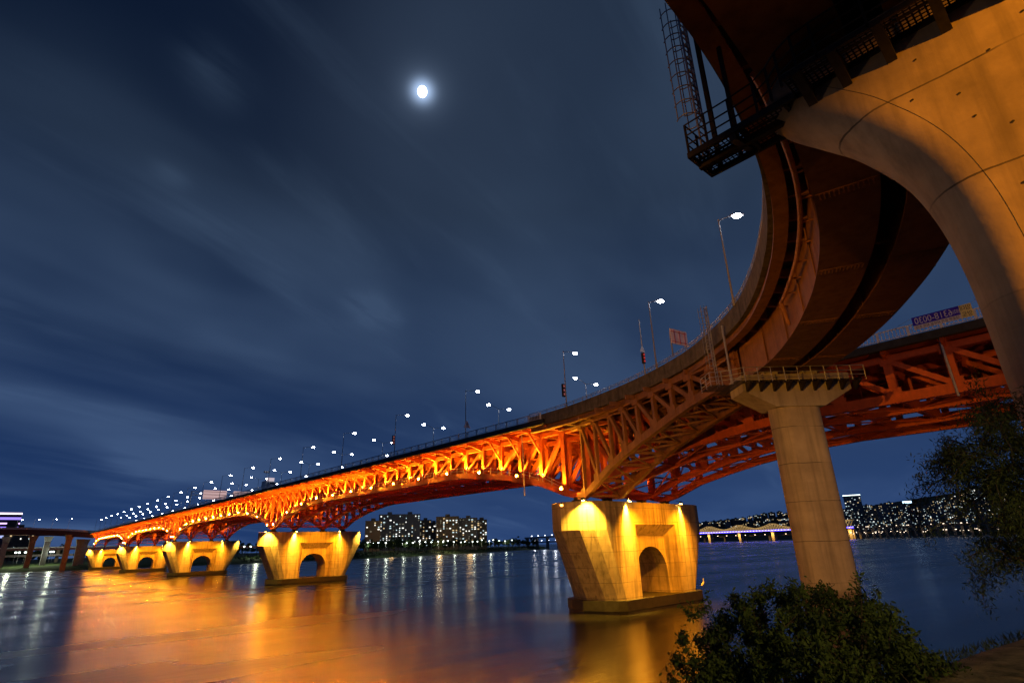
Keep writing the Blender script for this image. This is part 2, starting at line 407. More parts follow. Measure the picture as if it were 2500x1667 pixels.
for x in (59.4, 60.8, 64.2, 66.4, 70.8, 73, 75.2, 79.6, 81.8, 86.2):
    fb.bar((x, -30 if x > 61 else 57, 25.98), (x, 562, 25.98), .25, .34)
fb.build('floor_beams', STEEL, bridge)
lb = MB()
for s in (-1, 0, 1, 2, 3):
    ys = panel_nodes(s)
    for k, y in enumerate(ys):
        z = zb(y)-.45
        lb.bar((PX[0], y, z), (PX[3], y, z), .2, .24)
        if k % 2 == 0 and k+2 < len(ys):
            y2 = ys[k+2]; z2 = zb(y2)-.45
            for xa, xb in zip(PX, PX[1:]):
                lb.bar((xa, y, z-.1), (xb, y2, z2-.1), .15, .17); lb.bar((xb, y, z-.13), (xa, y2, z2-.13), .15, .17)
        if k % 4 == 1:
            for xa, xb in zip(PX, PX[1:]):
                lb.bar((xa, y, z), (xb, y, ZT), .15, .15); lb.bar((xb, y+.12, z), (xa, y+.12, ZT), .15, .15)
lb.build('lower_bracing', STEEL, bridge)
# outrigger brackets under the deck edge: one mesh, a sub-part at each panel
bk = MB(); bk.bar((58.25, 0, 25.72), (62.0, 0, 25.0), .22, .26); bk.bar((59.5, 0, 25.42), (61.88, 0, 22.5), .24, .3)
bk2 = MB(); bk2.bar((58.25, 0, 25.72), (62.0, 0, 24.75), .22, .26)
b1 = b2 = None
for s in (0, 1, 2, 3):
    pl = near_parts[s]; off = wloc(pl)
    for y in panel_nodes(s):
        if y < 60: continue
        d = min(abs(y-c) for c in PC); strut = d < 21
        src = b1 if strut else b2
        if src is None:
            src = (bk if strut else bk2).build('bracket', STEEL)
            src.parent = pl
            if strut: b1 = src
            else: b2 = src
            src.location = Vector((0, y, 0))-off
        else: inst(src, pl, Vector((0, y, 0))-off)
# maintenance rails on the lower chord
for s in (0, 1):
    cr = MB(); ys = panel_nodes(s)
    for a, b in zip(ys, ys[1:]):
        for h in (.45, .95):
            cr.bar((61.7, a+.5, zb(a)+h), (61.7, b-.5, zb(b)+h), .05)
        for t in (.1, .5, .9):
            y = a+(b-a)*t; z = zb(a)+(zb(b)-zb(a))*t; cr.bar((61.7, y, z), (61.7, y, z+.95), .05)
    cr.build('catwalk_rail', RAILM, bridge)
# guard rails
def guard_rail(y0, y1, x, step, w=.05):
    g = MB(); n = max(1, int((y1-y0)/step))
    g.bar((x, y0, 27.62), (x, y1, 27.62), .1, .1); g.bar((x, y0, 26.78), (x, y1, 26.78), .07, .07)
    for k in range(n+1):
        y = y0+(y1-y0)*k/n
        if k % 8 == 0: g.bar((x, y, 26.55), (x, y, 27.66), .14, .22)
        else: g.bar((x, y, 26.8), (x, y, 27.6), .035, w)
    g.build('guard_rail', RAILM, bridge)
guard_rail(57.2, 114, 58.05, .32, .055); guard_rail(114, 174, 58.05, .45, .1); guard_rail(174, 294, 58.05, .6, .16); guard_rail(294, 560, 58.05, 1.0, .3)
guard_rail(-28, 20, 61.05, .32, .06); guard_rail(20, 560, 87.95, 1.6, .2)
# drain pipes
dp = MB(); dp.tube([(61.6, 8.35, 26.2), (61.7, 8.35, 25.2), (61.75, 8.3, 20.4)], .11); dp.build('drain_pipe', GALV, bridge); dp = MB(); dp.tube([(61.3, 64.9, 25.8), (61.5, 64.9, 22.5), (61.5, 64.9, 16.2)], .09); dp.build('drain_pipe', GALV, bridge)
dp = MB(); dp.tube([(58.05, 57, 25.75), (58.0, 300, 25.75)], .06, 6); dp.build('cable_conduit', RUST, bridge)

# truss uplights: lens + lamp at the foot of the web members
fx = MB(); fx.box((.08, 0, .16), (.1, .62, .62)); fx.box((.02, 0, -.12), (.3, .5, .1)); fx_l = MB(); fx_l.ell((-.06, 0, .14), (.07, .12, .11), 10, 6)
base_fx = None
def uplight(parent, x, y, z, power, tgt, cone=75, lens=True):
    global base_fx
    if lens:
        off = wloc(parent); loc = Vector((x, y, z))-off
        if base_fx is None:
            a = fx.build('floodlight', DARKM); b_ = fx_l.build('lens', UPL); b_.parent = a; a.parent = parent; a.location = loc; base_fx = a
        else:
            a = inst(base_fx, parent, loc)
            for ch in base_fx.children: inst(ch, a, ch.location)
    light('uplight_lamp', 'SPOT', (x, y, z+.4), power, AMBER, .12, tgt, cone, .7)
for s in (0, 1, 2, 3):
    ys = panel_nodes(s); a, b = PC[s], PC[s+1]
    for k, y in enumerate(ys):
        if s >= 2 and k % 2: continue
        mul = 1 if s < 2 else 1.9
        toward = 1 if y < (a+b)/2 else -1
        z = zb(y)
        uplight(near_parts[s], 61.1, y, z, 11000*mul, (62.25, y-toward*1.1, z+4.0), 110, lens=(k % 2 == 0 or s >= 2))
    for k, y in enumerate(ys):
        if k % 2: continue
        if s >= 2 and k % 4: continue
        z = zb(y); m2 = 1 if s < 2 else 2
        light('uplight_lamp', 'SPOT', (66.2, y+1, z+.2), 3500*m2, AMBER, .2, (67, y+1, z+6), 140, .8)
        if k % 4 == 0: light('uplight_lamp', 'SPOT', (80.7, y+2, z+.2), 5000*m2, AMBER, .2, (80.5, y+2, z+6), 150, .8)

# ------------------------------------------------------------------ river piers
def pier_plan(dx, thick=4.5):
    k = thick/4.5
    q = [(11.7, -4.5), (13.5, -3.9), (15.0, -2.5), (15.9, 0), (15.0, 2.5), (13.5, 3.9), (11.7, 4.5)]
    r_ = [(x-dx*(1 if x < 12 else 1.22 if x < 14 else 1.42), y*k) for x, y in q]
    return r_+[(-x, y) for x, y in reversed(r_)]
def pier_body():
    m = MB()
    rings = []
    for z, dx in ((1.7, 3.05), (10.65, 0.0), (14.3, 0.0), (14.42, .14)):
        rings.append([(x, y, z) for x, y in pier_plan(dx)])
    m.loft(rings); body = m.build('body', CONC)
    def cutter(mb):
        c = mb.build('cutter', CONC); md = body.modifiers.new('b', 'BOOLEAN'); md.operation = 'DIFFERENCE'; md.object = c; md.solver = 'EXACT'; return c
    cs = []
    for sg in (-1, 1):
        m = MB(); ra = [(x, sg*4.7, z) for x, z in ((-5.25, 1.0), (5.25, 1.0), (5.35, 11.55), (-5.35, 11.55))]
        rb = [(x, sg*3.1, z) for x, z in ((-4.3, 1.0), (4.3, 1.0), (3.7, 9.75), (-3.7, 9.75))]
        if sg > 0: ra.reverse(); rb.reverse()
        m.loft([ra, rb][::-1]); cs.append(m)
    m = MB(); arch = []
    pts = [(-3.95, 1.2), (3.95, 1.2)]
    for k in range(0, 13):
        t = k/12; pts.append((3.95*math.cos(t*math.pi/2)**.9 if t < 1 else 0, 4.0+4.25*math.sin(t*math.pi/2)**.95))
    pts += [(-x, z) for x, z in reversed(pts[2:-1])]
    m.loft([[(x, -6, z) for x, z in pts], [(x, 6, z) for x, z in pts]][::-1]); cs.append(m)
    objs = []
    for m in cs:
        bm = bmesh.new(); o = m.build('cutter', CONC); bm.from_mesh(o.data); bmesh.ops.recalc_face_normals(bm, faces=bm.faces); bm.to_mesh(o.data); bm.free()
        md = body.modifiers.new('b', 'BOOLEAN'); md.operation = 'DIFFERENCE'; md.object = o; md.solver = 'EXACT'; objs.append(o)
    bm = bmesh.new(); bm.from_mesh(body.data); bmesh.ops.recalc_face_normals(bm, faces=bm.faces); bm.to_mesh(body.data); bm.free()
    dg = bpy.context.evaluated_depsgraph_get(); me = bpy.data.meshes.new_from_object(body.evaluated_get(dg)); me.name = 'body'
    body.modifiers.clear(); body.data = me
    for o in objs: bpy.data.objects.remove(o)
    return body
pier0 = thing('bridge_pier', 'nearest flared concrete pier in the water, arched recess lit amber, white bird on footing', 'bridge pier', (74, PC[0], 0), group='arched concrete piers of the truss bridge')
pb = pier_body(); pb.parent = pier0
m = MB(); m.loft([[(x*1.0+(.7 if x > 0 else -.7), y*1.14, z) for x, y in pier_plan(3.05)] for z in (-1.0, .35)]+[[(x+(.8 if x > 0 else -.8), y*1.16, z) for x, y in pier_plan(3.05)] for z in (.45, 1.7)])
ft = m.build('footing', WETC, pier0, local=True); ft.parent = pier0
m = MB()
for x in PX:
    m.box((x-74, 0, 14.62), (1.6, 1.5, .4)); m.box((x-74, 0, 15.0), (1.0, 1.2, .5))
be = m.build('bearings', DARKM, pier0, local=True)
fxm = MB(); fxm.box((0, 0, 0), (.45, .3, .35)); fxm.bar((0, .1, .1), (0, .8, .35), .07)
lensm = MB(); lensm.box((0, -.02, -.2), (.34, .22, .06))
PF = [(-6.7, -1), (6.7, -1), (-14.1, -.6)]
for (x, sg) in PF:
    if x < -12:
        o = fxm.build('floodlight', DARKM, pier0, local=True); o.location = (-15.2, -3.6, 14.6)
    else:
        o = fxm.build('floodlight', DARKM, pier0, local=True); o.location = (x, -5.1, 14.6)
    l = lensm.build('lens', PLENS, o, local=True)
def pier_lights(yc, pw, n, i):
    X = 74
    for x in (-7.0, 6.9):
        light('pier_lamp_or_fill', 'SPOT', (X+x, yc-4.5-.65, 14.8), pw*5.5, (1, .52, .045), .12, (X+x*.98, yc-4.5, 12.0), 50, 1.0)
        light('pier_lamp_or_fill', 'SPOT', (X+x, yc-4.5-3.2, 15.6), pw*1.1, (1, .34, .006), .2, (X+x*.8, yc-4.5, 5.5), 84, .9)  # added fill washing the face amber, floats clear of any fixture
    light('pier_lamp_or_fill', 'SPOT', (X-15.4, yc-4.5-.4, 15.0), pw*2.4, (1, .50, .04), .12, (X-13.9, yc-2.7, 10.5), 84, .7)
    light('pier_lamp_or_fill', 'SPOT', (X-2, yc-16, 17.6), pw*1.7, (1, .32, .005), .3, (X+.5, yc-3.5, 5.0), 82, .8)  # added fill hung out under the truss, reaches into the arch
    if i == 0: return
    light('pier_lamp_or_fill', 'SPOT', (X+15.6, yc-4.5-.2, 15.0), pw*.8, (1, .55, .06), .12, (X+13.9, yc-2.7, 11), 84, .7)
PLAB = ['', 'second flared concrete pier from the front, open pointed arch showing dark water behind',
        'third flared concrete pier back, its arch half open and footing partly hidden by nothing but water',
        'fourth flared concrete pier back, its right side hidden behind the pier in front',
        'farthest and smallest flared concrete pier, next to the dark viaduct columns']
PLAB[2] = 'third flared concrete pier back, between the second pier and two overlapping far piers'
for i, y in enumerate(PC):
    if i:
        c = copy_tree(pier0); c.location = (74, y, 0); c['label'] = PLAB[i]
    pier_lights(y, 16000 if i < 3 else 20000, 3, i)
# small orange navigation light hung beside the nearest pier
nv = thing('navigation_light', 'small orange navigation lamp on an arm at the left end of the nearest pier', 'lamp', (57.4, 53.2, 14.2))
m = MB(); m.bar((58.6, 53.6, 14.3), (57.2, 53.1, 14.3), .06); m.tube([(57.2, 53.1, 14.3), (57.2, 53.1, 14.05)], .1); m.build('arm', DARKM, nv)
m = MB(); m.ell((57.2, 53.1, 13.9), (.22, .22, .16)); m.build('bulb', emat('navigation_lamp_glass', (1, .35, .05), 14, False), nv)

# ------------------------------------------------------------------ curved ramp
OUT = [(58.3, 60), (58.2, 57), (57.7, 51.6), (56.6, 46), (55.1, 40), (53.0, 34), (50.0, 27.8), (46.4, 22.8), (42.2, 18.2), (37.4, 14.5), (32.6, 11.6), (29.5, 10.05), (26.4, 8.75), (23, 7.65), (19, 6.75), (16.3, 6.3), (13, 5.98), (8, 5.75), (2, 5.8), (-6, 6.2), (-14, 6.9)]
def spline(pts, n=6):
    out = []
    P = [Vector(p) for p in pts]; P = [2*P[0]-P[1]]+P+[2*P[-1]-P[-2]]
    for i in range(1, len(P)-2):
        for k in range(n):
            t = k/n; a, b, c, d = P[i-1:i+3]
            out.append(.5*((2*b)+(c-a)*t+(2*a-5*b+4*c-d)*t*t+(3*b-a-3*c+d)*t**3))
    out.append(P[-2]); return out
OC = spline(OUT)
# arc length table
OCL = [0]
for a, b in zip(OC, OC[1:]): OCL.append(OCL[-1]+(b-a).length)
def ramp_at(s):
    s = max(0, min(OCL[-1]-1e-3, s)); i = 0
    while OCL[i+1] < s: i += 1
    t = (s-OCL[i])/(OCL[i+1]-OCL[i]); p = OC[i].lerp(OC[i+1], t)
    a = OC[max(i-1, 0)]; b = OC[min(i+2, len(OC)-1)]; d = (b-a).normalized()
    return p, d, Vector((d.y*-1, d.x)) if False else Vector((-d.y, d.x))*(1)
# tangent runs from the bridge towards the viewer; inner side (away from the sky) is on its left
def ramp_pt(s, off, z):
    p, d, n = ramp_at(s); q = p+n*off; return Vector((q.x, q.y, z))
_p, _d, _n = ramp_at(OCL[-1]*.6)
SGN = 1 if (_p+_n*2).y < _p.y else -1
def rp(s, off, z): return ramp_pt(s, off*SGN, z)
SL = OCL[-1]; SN = 110
def ramp_strip(mb, sec, s0=0, s1=None, n=SN):     # sec: closed section [(off, z)]
    s1 = s1 or SL
    mb.loft([[rp(s0+(s1-s0)*k/n, o, z) for o, z in sec] for k in range(n+1)])
ramp = thing('curved_ramp', 'curved brown steel box girder ramp sweeping overhead from the bridge', 'ramp', (44, 20, 0))
S_TR = 44.0           # where the ramp leaves the truss and the box girders begin (near the second column)
p_, _, _ = ramp_at(0)
def s_near(x, y): return min(range(len(OC)), key=lambda i: (OC[i]-Vector((x, y))).length)
S_COL = OCL[s_near(44.6, 20.6)]
S_CAP = OCL[s_near(15.2, 6.2)]
d = MB(); ramp_strip(d, [(0.1, 26.05), (9.1, 26.05), (9.1, 26.4), (0.1, 26.4)], 0); d.build('deck_slab', ASPH, ramp)
d = MB(); ramp_strip(d, [(0, 25.75), (.38, 25.75), (.30, 27.45), (.06, 27.45)]); d.build('parapet', PARA, ramp)
d = MB(); ramp_strip(d, [(8.85, 25.75), (9.2, 25.75), (9.2, 27.45), (8.9, 27.45)], OCL[s_near(50, 27.8)]); d.build('inner_parapet', PARA, ramp)
d = MB(); ramp_strip(d, [(.42, 25.2), (.75, 25.2), (.75, 26.04), (.42, 26.04)]); ramp_strip(d, [(.2, 25.05), (.95, 25.05), (.95, 25.19), (.2, 25.19)]); d.build('edge_beam', STEEL2, ramp)
d = MB()
for off in (.16,):
    for h in (27.75, 27.98):
        d.tube([rp(SL*k/SN, off, h) for k in range(SN+1)], .045, 6)
for k in range(int(SL/2)):
    d.bar(rp(k*2, .16, 27.4), rp(k*2, .16, 28.0), .07, .07)
d.build('handrail', GALV, ramp)
BOXB = 22.25
def box_girder(o0, o1, s0):
    g = MB()
    ramp_strip(g, [(o0, BOXB), (o1, BOXB), (o1, 26.0), (o0, 26.0)], s0)
    ramp_strip(g, [(o0-.14, BOXB-.06), (o1+.14, BOXB-.06), (o1+.14, BOXB-.004), (o0-.14, BOXB-.004)], s0)
    for k in range(int((SL-s0)/5)+1):
        s = s0+k*5
        a, b = rp(s, o0-.07, BOXB+.05), rp(s, o0-.07, 25.9); g.bar(a, b, .14, .05)
    g.build('box_girder', STEEL2, ramp)
S0B = OCL[s_near(49, 26)]
box_girder(1.95, 4.05, S0B); box_girder(5.25, 7.4, S0B)
for o0, o1 in ((1.95, 4.05), (5.25, 7.4)):
    for k in range(int((SL-S0B)/7.5)):
        s = S0B+3+k*7.5; g = MB(); ramp_strip(g, [(o0-.04, BOXB-.085), (o1+.04, BOXB-.085), (o1+.04, BOXB-.061), (o0-.04, BOXB-.061)], s, s+.55, 2)
        for e in (.08, .2, .35, .47):
            for j in range(12): q = rp(s+e, o0+.1+(o1-o0-.2)*j/11, BOXB-.095); g.box(q, (.05, .05, .03))
        g.build('splice_plate', STEEL2, ramp)
first = None
for k in range(int(SL/2.45)):
    s = 8+k*2.45
    if s > SL: break
    t = MB(); t.loft([[rp(s+e, .7, 25.5), rp(s+e, 1.95, 25.35), rp(s+e, 1.95, 26.0), rp(s+e, .7, 26.0)] for e in (-.03, .03)])
    a, b = rp(s, .7, 25.48), rp(s, 1.95, 25.33); t.bar(a, b, .2, .04)
    t.build('bracket', STEEL2, ramp)
for k in range(int((SL-S0B)/6)):
    s = S0B+2+k*6; d = MB(); d.bar(rp(s, 4.05, 23.6), rp(s, 5.25, 23.6), .15, .9); d.build('cross_frame', STEEL2, ramp)
d = MB(); sA, sB = OCL[s_near(37.5, 14.6)], S_CAP-1.0
pp = [rp(sA-.0, 1.75, 22.9)]+[rp(sA+(sB-sA)*k/30, 1.35, 24.3) for k in range(1, 31)]
d.tube(pp, .13, 8)
for k in range(0, 30, 3): d.bar(rp(sA+(sB-sA)*k/30, 1.35, 24.3), rp(sA+(sB-sA)*k/30, 1.95, 24.3), .08)
d.build('drain_pipe', RUST, ramp)
d = MB(); sC = OCL[s_near(57.9, 54)]; sD = OCL[s_near(45.5, 21.7)]
d.tube([rp(sC+(sD-sC)*k/30, .9, 24.5) for k in range(31)], .11, 8); d.build('service_pipe', RUST, ramp)
# truss that carries the ramp between the pier and the second column
TA, TB = Vector((61.2, 52.4)), Vector((50.6, 28.0)); TD = (TB-TA).normalized()
TND = [(0.6, 15.6), (4.9, 17.2), (9.2, 18.75), (12.8, 19.75), (16.2, 20.55), (19.8, 21.25), (23.4, 22.0), (26.8, 22.6), (30.2, 23.0), (33.4, 23.1)]
TN2 = Vector((-TD.y, TD.x)); 
if TN2.x < 0: TN2 = -TN2
def ramp_truss(off, sub):
    P = lambda d_, z: Vector((TA.x+TD.x*d_+TN2.x*off, TA.y+TD.y*d_+TN2.y*off, z))
    c = MB(); zt = 25.1
    for (d0, z0), (d1, z1) in zip(TND, TND[1:]):
        c.bar(P(d0, z0-.4), P(d1, z1-.4), .62, .85); c.bar(P(d0, zt), P(d1, zt), .6, .6)
    c.bar(P(-2.5, zt), P(TND[0][0], zt), .6, .6); c.bar(P(-1.5, 15.3), P(TND[0][0], TND[0][1]-.4), .62, .9)
    for d_, z in TND: c.bar(P(d_-.7, z-.05), P(d_+.7, z+.1), .70, 1.1); c.bar(P(d_-.6, zt-.2), P(d_+.6, zt-.2), .68, .9)
    part = c.build('ramp_truss', STEEL2, ramp)
    mg = MB()
    for d_, z in TND:
        t = MB() if sub else mg
        t.bar(P(d_, z), P(d_, zt), .42, .48, up=(TD.x, TD.y, 0))
        if sub: t.build('post', STEEL2, part)
    for (d0, z0), (d1, z1) in zip(TND, TND[1:]):
        t = MB() if sub else mg
        t.bar(P(d0, zt-.1), P(d1, z1), .40, .46)
        if sub: t.build('diagonal', STEEL2, part)
    if not sub: mg.build('web_members', STEEL2, part)
    return P
PA = ramp_truss(0, True); PB = ramp_truss(5.6, False)
d = MB()
for k, (d_, z) in enumerate(TND):
    d.bar(PA(d_, z-.45), PB(d_, z-.45), .24, .3)
    d.bar(PA(d_, 25.3), PB(d_, 25.3), .3, .7)
    a_, _, _ = ramp_at(0); d.bar(PA(d_, 25.35), PA(d_, 25.35)-Vector((TN2.x, TN2.y, 0))*(2.6*max(0, 1-d_/32)+.2), .24, .5)
    if k+1 < len(TND):
        d2, z2 = TND[k+1]; d.bar(PA(d_, z-.5), PB(d2, z2-.5), .2, .2)
        d.bar(PB(d_, z-.53), PA(d2, z2-.53), .2, .2)
d.build('bracing', STEEL2, ramp)

# ------------------------------------------------------------------ columns that carry the ramp
def obround(cx, cy, w, r, n, rot):
    pts = []
    for k in range(n+1):
        t = -math.pi/2+math.pi*k/n; pts.append((w+r*math.cos(t), r*math.sin(t)))
    for k in range(n+1):
        t = math.pi/2+math.pi*k/n; pts.append((-w+r*math.cos(t), r*math.sin(t)))
    c, s_ = math.cos(rot), math.sin(rot)
    return [(cx+x*c-y*s_, cy+x*s_+y*c) for x, y in pts]
# near hammerhead: cap runs along y, flat faces towards -x / +x, rounded underside flowing into the shaft
YC = -0.85; XF, TH, RO = 14.0, 2.4, 1.15
cap = thing('hammerhead_column', 'huge near concrete column with a flared rounded hammerhead cap, cut by the frame', 'column', (XF+TH/2, YC, 0))
AR = [(3.55, 21.4), (3.05, 20.75), (2.54, 20.2), (1.82, 19.4), (1.37, 18.75), (.90, 17.95), (.52, 17.03), (.25, 15.9), (.11, 14.7), (.05, 13.2), (.05, 10), (.05, 5), (.05, -.5)]
AS = spline([(y, z) for y, z in AR], 4)
half = []
for i, p in enumerate(AS):
    a = AS[max(i-1, 0)]; b = AS[min(i+1, len(AS)-1)]; t = (b-a).normalized()
    n = Vector((-t.y, t.x)); n = n if n.x > 0 else -n
    ring = []
    for k in range(15):
        ph = math.pi*k/14
        q = p+n*(RO*math.sin(ph)); ring.append((XF+TH/2-TH/2*math.cos(ph), q.x, min(q.y, 21.4)))
    half.append(ring)
mb = MB(); full = []
for r_ in half:
    other = [(x, 2*YC-y, z) for x, y, z in reversed(r_)]
    full.append(r_+other)
mb.loft(full)
mb.build('shaft', CAPC, cap, smooth=True)
mb = MB(); mb.tube([(XF+.004, p.x, p.y) for p in AS if 7 < p.y < 20.6], .008, 5); mb.build('joint_line', WETC, cap)
mb = MB()
rr = random.Random(3)
for (y, z) in ((1.0, 18.6), (.2, 18.2), (-.5, 18.9), (-1.0, 18.0), (-.4, 17.0), (.1, 17.5), (-1.3, 17.3), (-.2, 15.6), (-.75, 15.0), (-1.2, 19.4), (.7, 19.6), (-.55, 16.1)):
    a = [(XF-.012, y+.034*math.cos(2*math.pi*k/10), z+.028*math.sin(2*math.pi*k/10)) for k in range(10)]; mb.add(a, [tuple(range(10))])
mb.build('form_tie_holes', WETC, cap)
mb = MB()
for o in (3.0, 6.3): 
    q = rp(S_CAP, o, 0); mb.box((q.x, q.y, 21.8), (1.3, 1.3, .85), 0.1)
mb.build('bearing_blocks', CONC2, cap)
SIGNB = pmat('blue_sign', (.02, .05, .30), .5, var=.1)
mb = MB(); mb.box((XF-.06, -.5, 12.55), (.05, .75, .55)); tag(mb.build('sign_plate', SIGNB), 'blue sign plate fixed low on the huge near concrete column', 'sign')

def grating(mb, a, b, w_dir, w, z, step=.13):     # bars across and along between a and b
    L = (b-a).length; t = (b-a).normalized(); n = int(L/step)
    for k in range(n+1):
        p = a+t*(L*k/n); mb.bar((p.x, p.y, z), (p.x+w_dir.x*w, p.y+w_dir.y*w, z), .04, .012)
    for j in range(int(w/step)+1):
        o = w_dir*(w*j/int(w/step)); big = (j % 4 == 0)
        mb.bar((a.x+o.x, a.y+o.y, z), (b.x+o.x, b.y+o.y, z), .1 if big else .035, .03 if big else .012)
def rails(mb, pts, z, posts=True, h=1.1, closed=False):
    for q in (h, h*.62, h*.3):
        mb.tube([(p[0], p[1], z+q) for p in pts], .028, 6)
    if posts:
        acc = 0
        for i, p in enumerate(pts):
            mb.bar((p[0], p[1], z-.1), (p[0], p[1], z+h), .06)
def ladder_cage(th, cx, cy, z0, z1, ang, mat):
    # rungs on the +dir side, hoops bulging outwards
    ca, sa = math.cos(ang), math.sin(ang)
    W = lambda u, v, z: (cx+u*ca-v*sa, cy+u*sa+v*ca, z)
    m = MB()
    for s_ in (-.24, .24): m.bar(W(s_, 0, z0), W(s_, 0, z1), .05, .05)
    n = int((z1-z0)/.3)
    for k in range(n): m.bar(W(-.24, 0, z0+.2+k*.3), W(.24, 0, z0+.2+k*.3), .03)
    m.build('ladder', mat, th)
    m = MB(); hz = z0+1.9; k = 0
    while hz < z1+.05:
        m.tube([W(.42*math.sin(t)*1.0, .02-.40*(1-math.cos(t)), hz) for t in [(-1+2*j/12)*2.35 for j in range(13)]], .022, 5); hz += .6
    for j in range(7):
        t = (-1+2*j/6)*2.1; m.bar(W(.42*math.sin(t), .02-.40*(1-math.cos(t)), z0+1.9), W(.42*math.sin(t), .02-.40*(1-math.cos(t)), z1), .03)
    m.build('safety_cage', mat, th)

walk = thing('inspection_walkway', 'dark perforated steel walkway round the near hammerhead cap, with corner platform', 'walkway', (13.6, 1, 20.5))
WZ = 20.5
m = MB(); grating(m, Vector((14.0, -4.5)), Vector((14.0, 3.3)), Vector((-1, 0)), .95, WZ)
grating(m, Vector((13.9, 3.4)), Vector((13.9, 4.9)), Vector((1, 0)), 1.35, WZ)
grating(m, Vector((13.9, 4.9)), Vector((13.9, 6.55)), Vector((1, 0)), 1.4, WZ)
# curved corner between the two runs
for k in range(8):
    a0, a1 = math.pi+(-math.pi/2)*k/8, 0
m.build('grating', DARKM, walk)
m = MB()
for x in (13.05, 13.98): m.bar((x, -4.5, WZ-.08), (x, 3.3, WZ-.08), .06, .16)
for x in (13.9, 14.6, 15.3): m.bar((x, 3.3, WZ-.1), (x, 6.6, WZ-.1), .1, .2)
for y in (3.6, 4.9, 6.55): m.bar((13.9, y, WZ-.1), (15.3, y, WZ-.1), .1, .2)
m.build('frame', DARKM, walk)
for y in (-3.4, -2.2, -1.1, 0.0, 1.1, 2.1, 2.95):
    m = MB(); m.loft([[(13.99, y+e, WZ-.62), (13.99, y+e, WZ-.05), (13.0, y+e, WZ-.05), (13.0, y+e, WZ-.2)] for e in (-.11, .11)]); m.build('bracket', DARKM, walk)
m = MB(); m.bar((14.6, 3.3, WZ-.15), (14.6, 6.6, WZ-.15), .16, .22); m.bar((15.3, 5.15, WZ+.0), (13.9, 5.15, WZ-.3), .2, .2); m.build('outrigger', DARKM, walk)
m = MB(); crv = [(13.05, -4.5+1.15*k) for k in range(7)]+[(13.08, 2.9), (13.3, 3.4), (13.62, 3.8), (13.85, 4.3), (13.9, 5.1), (13.9, 5.9), (13.9, 6.55), (14.6, 6.55), (15.3, 6.55)]
rails(m, crv, WZ); m.build('railing', DARKM, walk)
lad = thing('caged_ladder', 'tall caged ladder climbing from the near walkway to the ramp parapet overhead', 'ladder', (14.6, 6.3, 20.5))
m = MB(); ladder_cage(lad, 14.75, 6.38, WZ+.02, 27.6, math.pi, GALV)
m = MB(); m.bar((15.25, 6.2, WZ), (15.25, 6.2, 26.2), .14, .14); m.bar((15.25, 5.5, WZ), (15.25, 5.5, 25.6), .12, .12); m.build('support_post', DARKM, lad)

# second column at the start of the box girders
_, TG, NN = ramp_at(S_COL); NN = NN*SGN
C2 = rp(S_COL, 4.6, 0); AXR = math.atan2(NN.y, NN.x)
col2 = thing('hammerhead_column', 'leaning looking pale concrete column with flat angled cap rising behind the round bush', 'column', (C2.x, C2.y, 0))
def c2(u, v, z):      # u along the cap axis (outer edge negative), v across
    return (C2.x+NN.x*u+TG.x*v, C2.y+NN.y*u+TG.y*v, z)
m = MB(); m.loft([[(x, y, z) for x, y in obround(C2.x, C2.y, .85, 1.2, 12, AXR)] for z in (-1, 8, 16, 19.2)]); m.build('shaft', CONC3, col2, smooth=True)
m = MB(); H2 = 1.35
prof = [(-4.5, 20.35), (-2.05, 19.0), (2.05, 19.0), (4.5, 20.35), (4.5, 21.75), (-4.5, 21.75)]
m.loft([[c2(u, v, z) for u, z in prof] for v in (-H2, H2)]); m.build('cap', CONC2, col2, bevel=.04)
m = MB()
for u in (-1.6, 1.75): m.loft([[c2(u+a, v, z) for a, v in ((-.6, -.6), (.6, -.6), (.6, .6), (-.6, .6))] for z in (21.7, 22.18)])
m.build('bearing_blocks', CONC2, col2)
walk2 = thing('inspection_walkway', 'railed inspection walkway round the flat cap of the leaning looking column', 'walkway', (C2.x, C2.y, 21))
m = MB(); WZ2 = 21.0
ring = [(-5.3, 2.3), (-5.3, -.0), (-4.6, H2+.9), (5.3, H2+.9)]
V2 = lambda u, v: Vector(c2(u, v, 0)[:2])
side = H2+.02
grating(m, V2(-4.6, side), V2(5.2, side), Vector((TG.x, TG.y)), .85, WZ2, .14)
grating(m, V2(-4.5, -side-.8), V2(-4.5, side+.8), Vector((-NN.x, -NN.y)), .85, WZ2, .14)
grating(m, V2(-7.0, -1.2), V2(-7.0, 1.0), Vector((NN.x, NN.y)), 1.7, WZ2, .14)
m.build('grating', DARKM, walk2)
for k in range(9):
    u = -4.2+k*1.12; m = MB(); m.loft([[c2(u+e, side, WZ2-.75), c2(u+e, side, WZ2-.05), c2(u+e, side+.85, WZ2-.05), c2(u+e, side+.85, WZ2-.2)] for e in (-.1, .1)]); m.build('bracket', DARKM, walk2)
m = MB(); rr_ = [c2(u, v, 0) for u, v in ((-7, -1.2), (-7, 0), (-7, 1.0), (-6.1, 1.2), (-5.4, 1.6), (-4.6, side+.85))]+[c2(-4.6+1.1*k, side+.85, 0) for k in range(1, 10)]
rails(m, rr_, WZ2); m.build('railing', GALV, walk2)
lad2 = thing('caged_ladder', 'smaller caged ladder rising past the ramp parapet beside the leaning looking column', 'ladder', c2(-5.8, 0, 21))
q = c2(-5.9, -.2, 0); ladder_cage(lad2, q[0], q[1], WZ2+.02, 28.6, AXR+math.pi/2+math.pi, GALV)
m = MB(); m.bar(c2(-5.0, .5, WZ2), c2(-5.0, .5, 26.5), .16, .16); m.build('support_post', GALV, lad2)

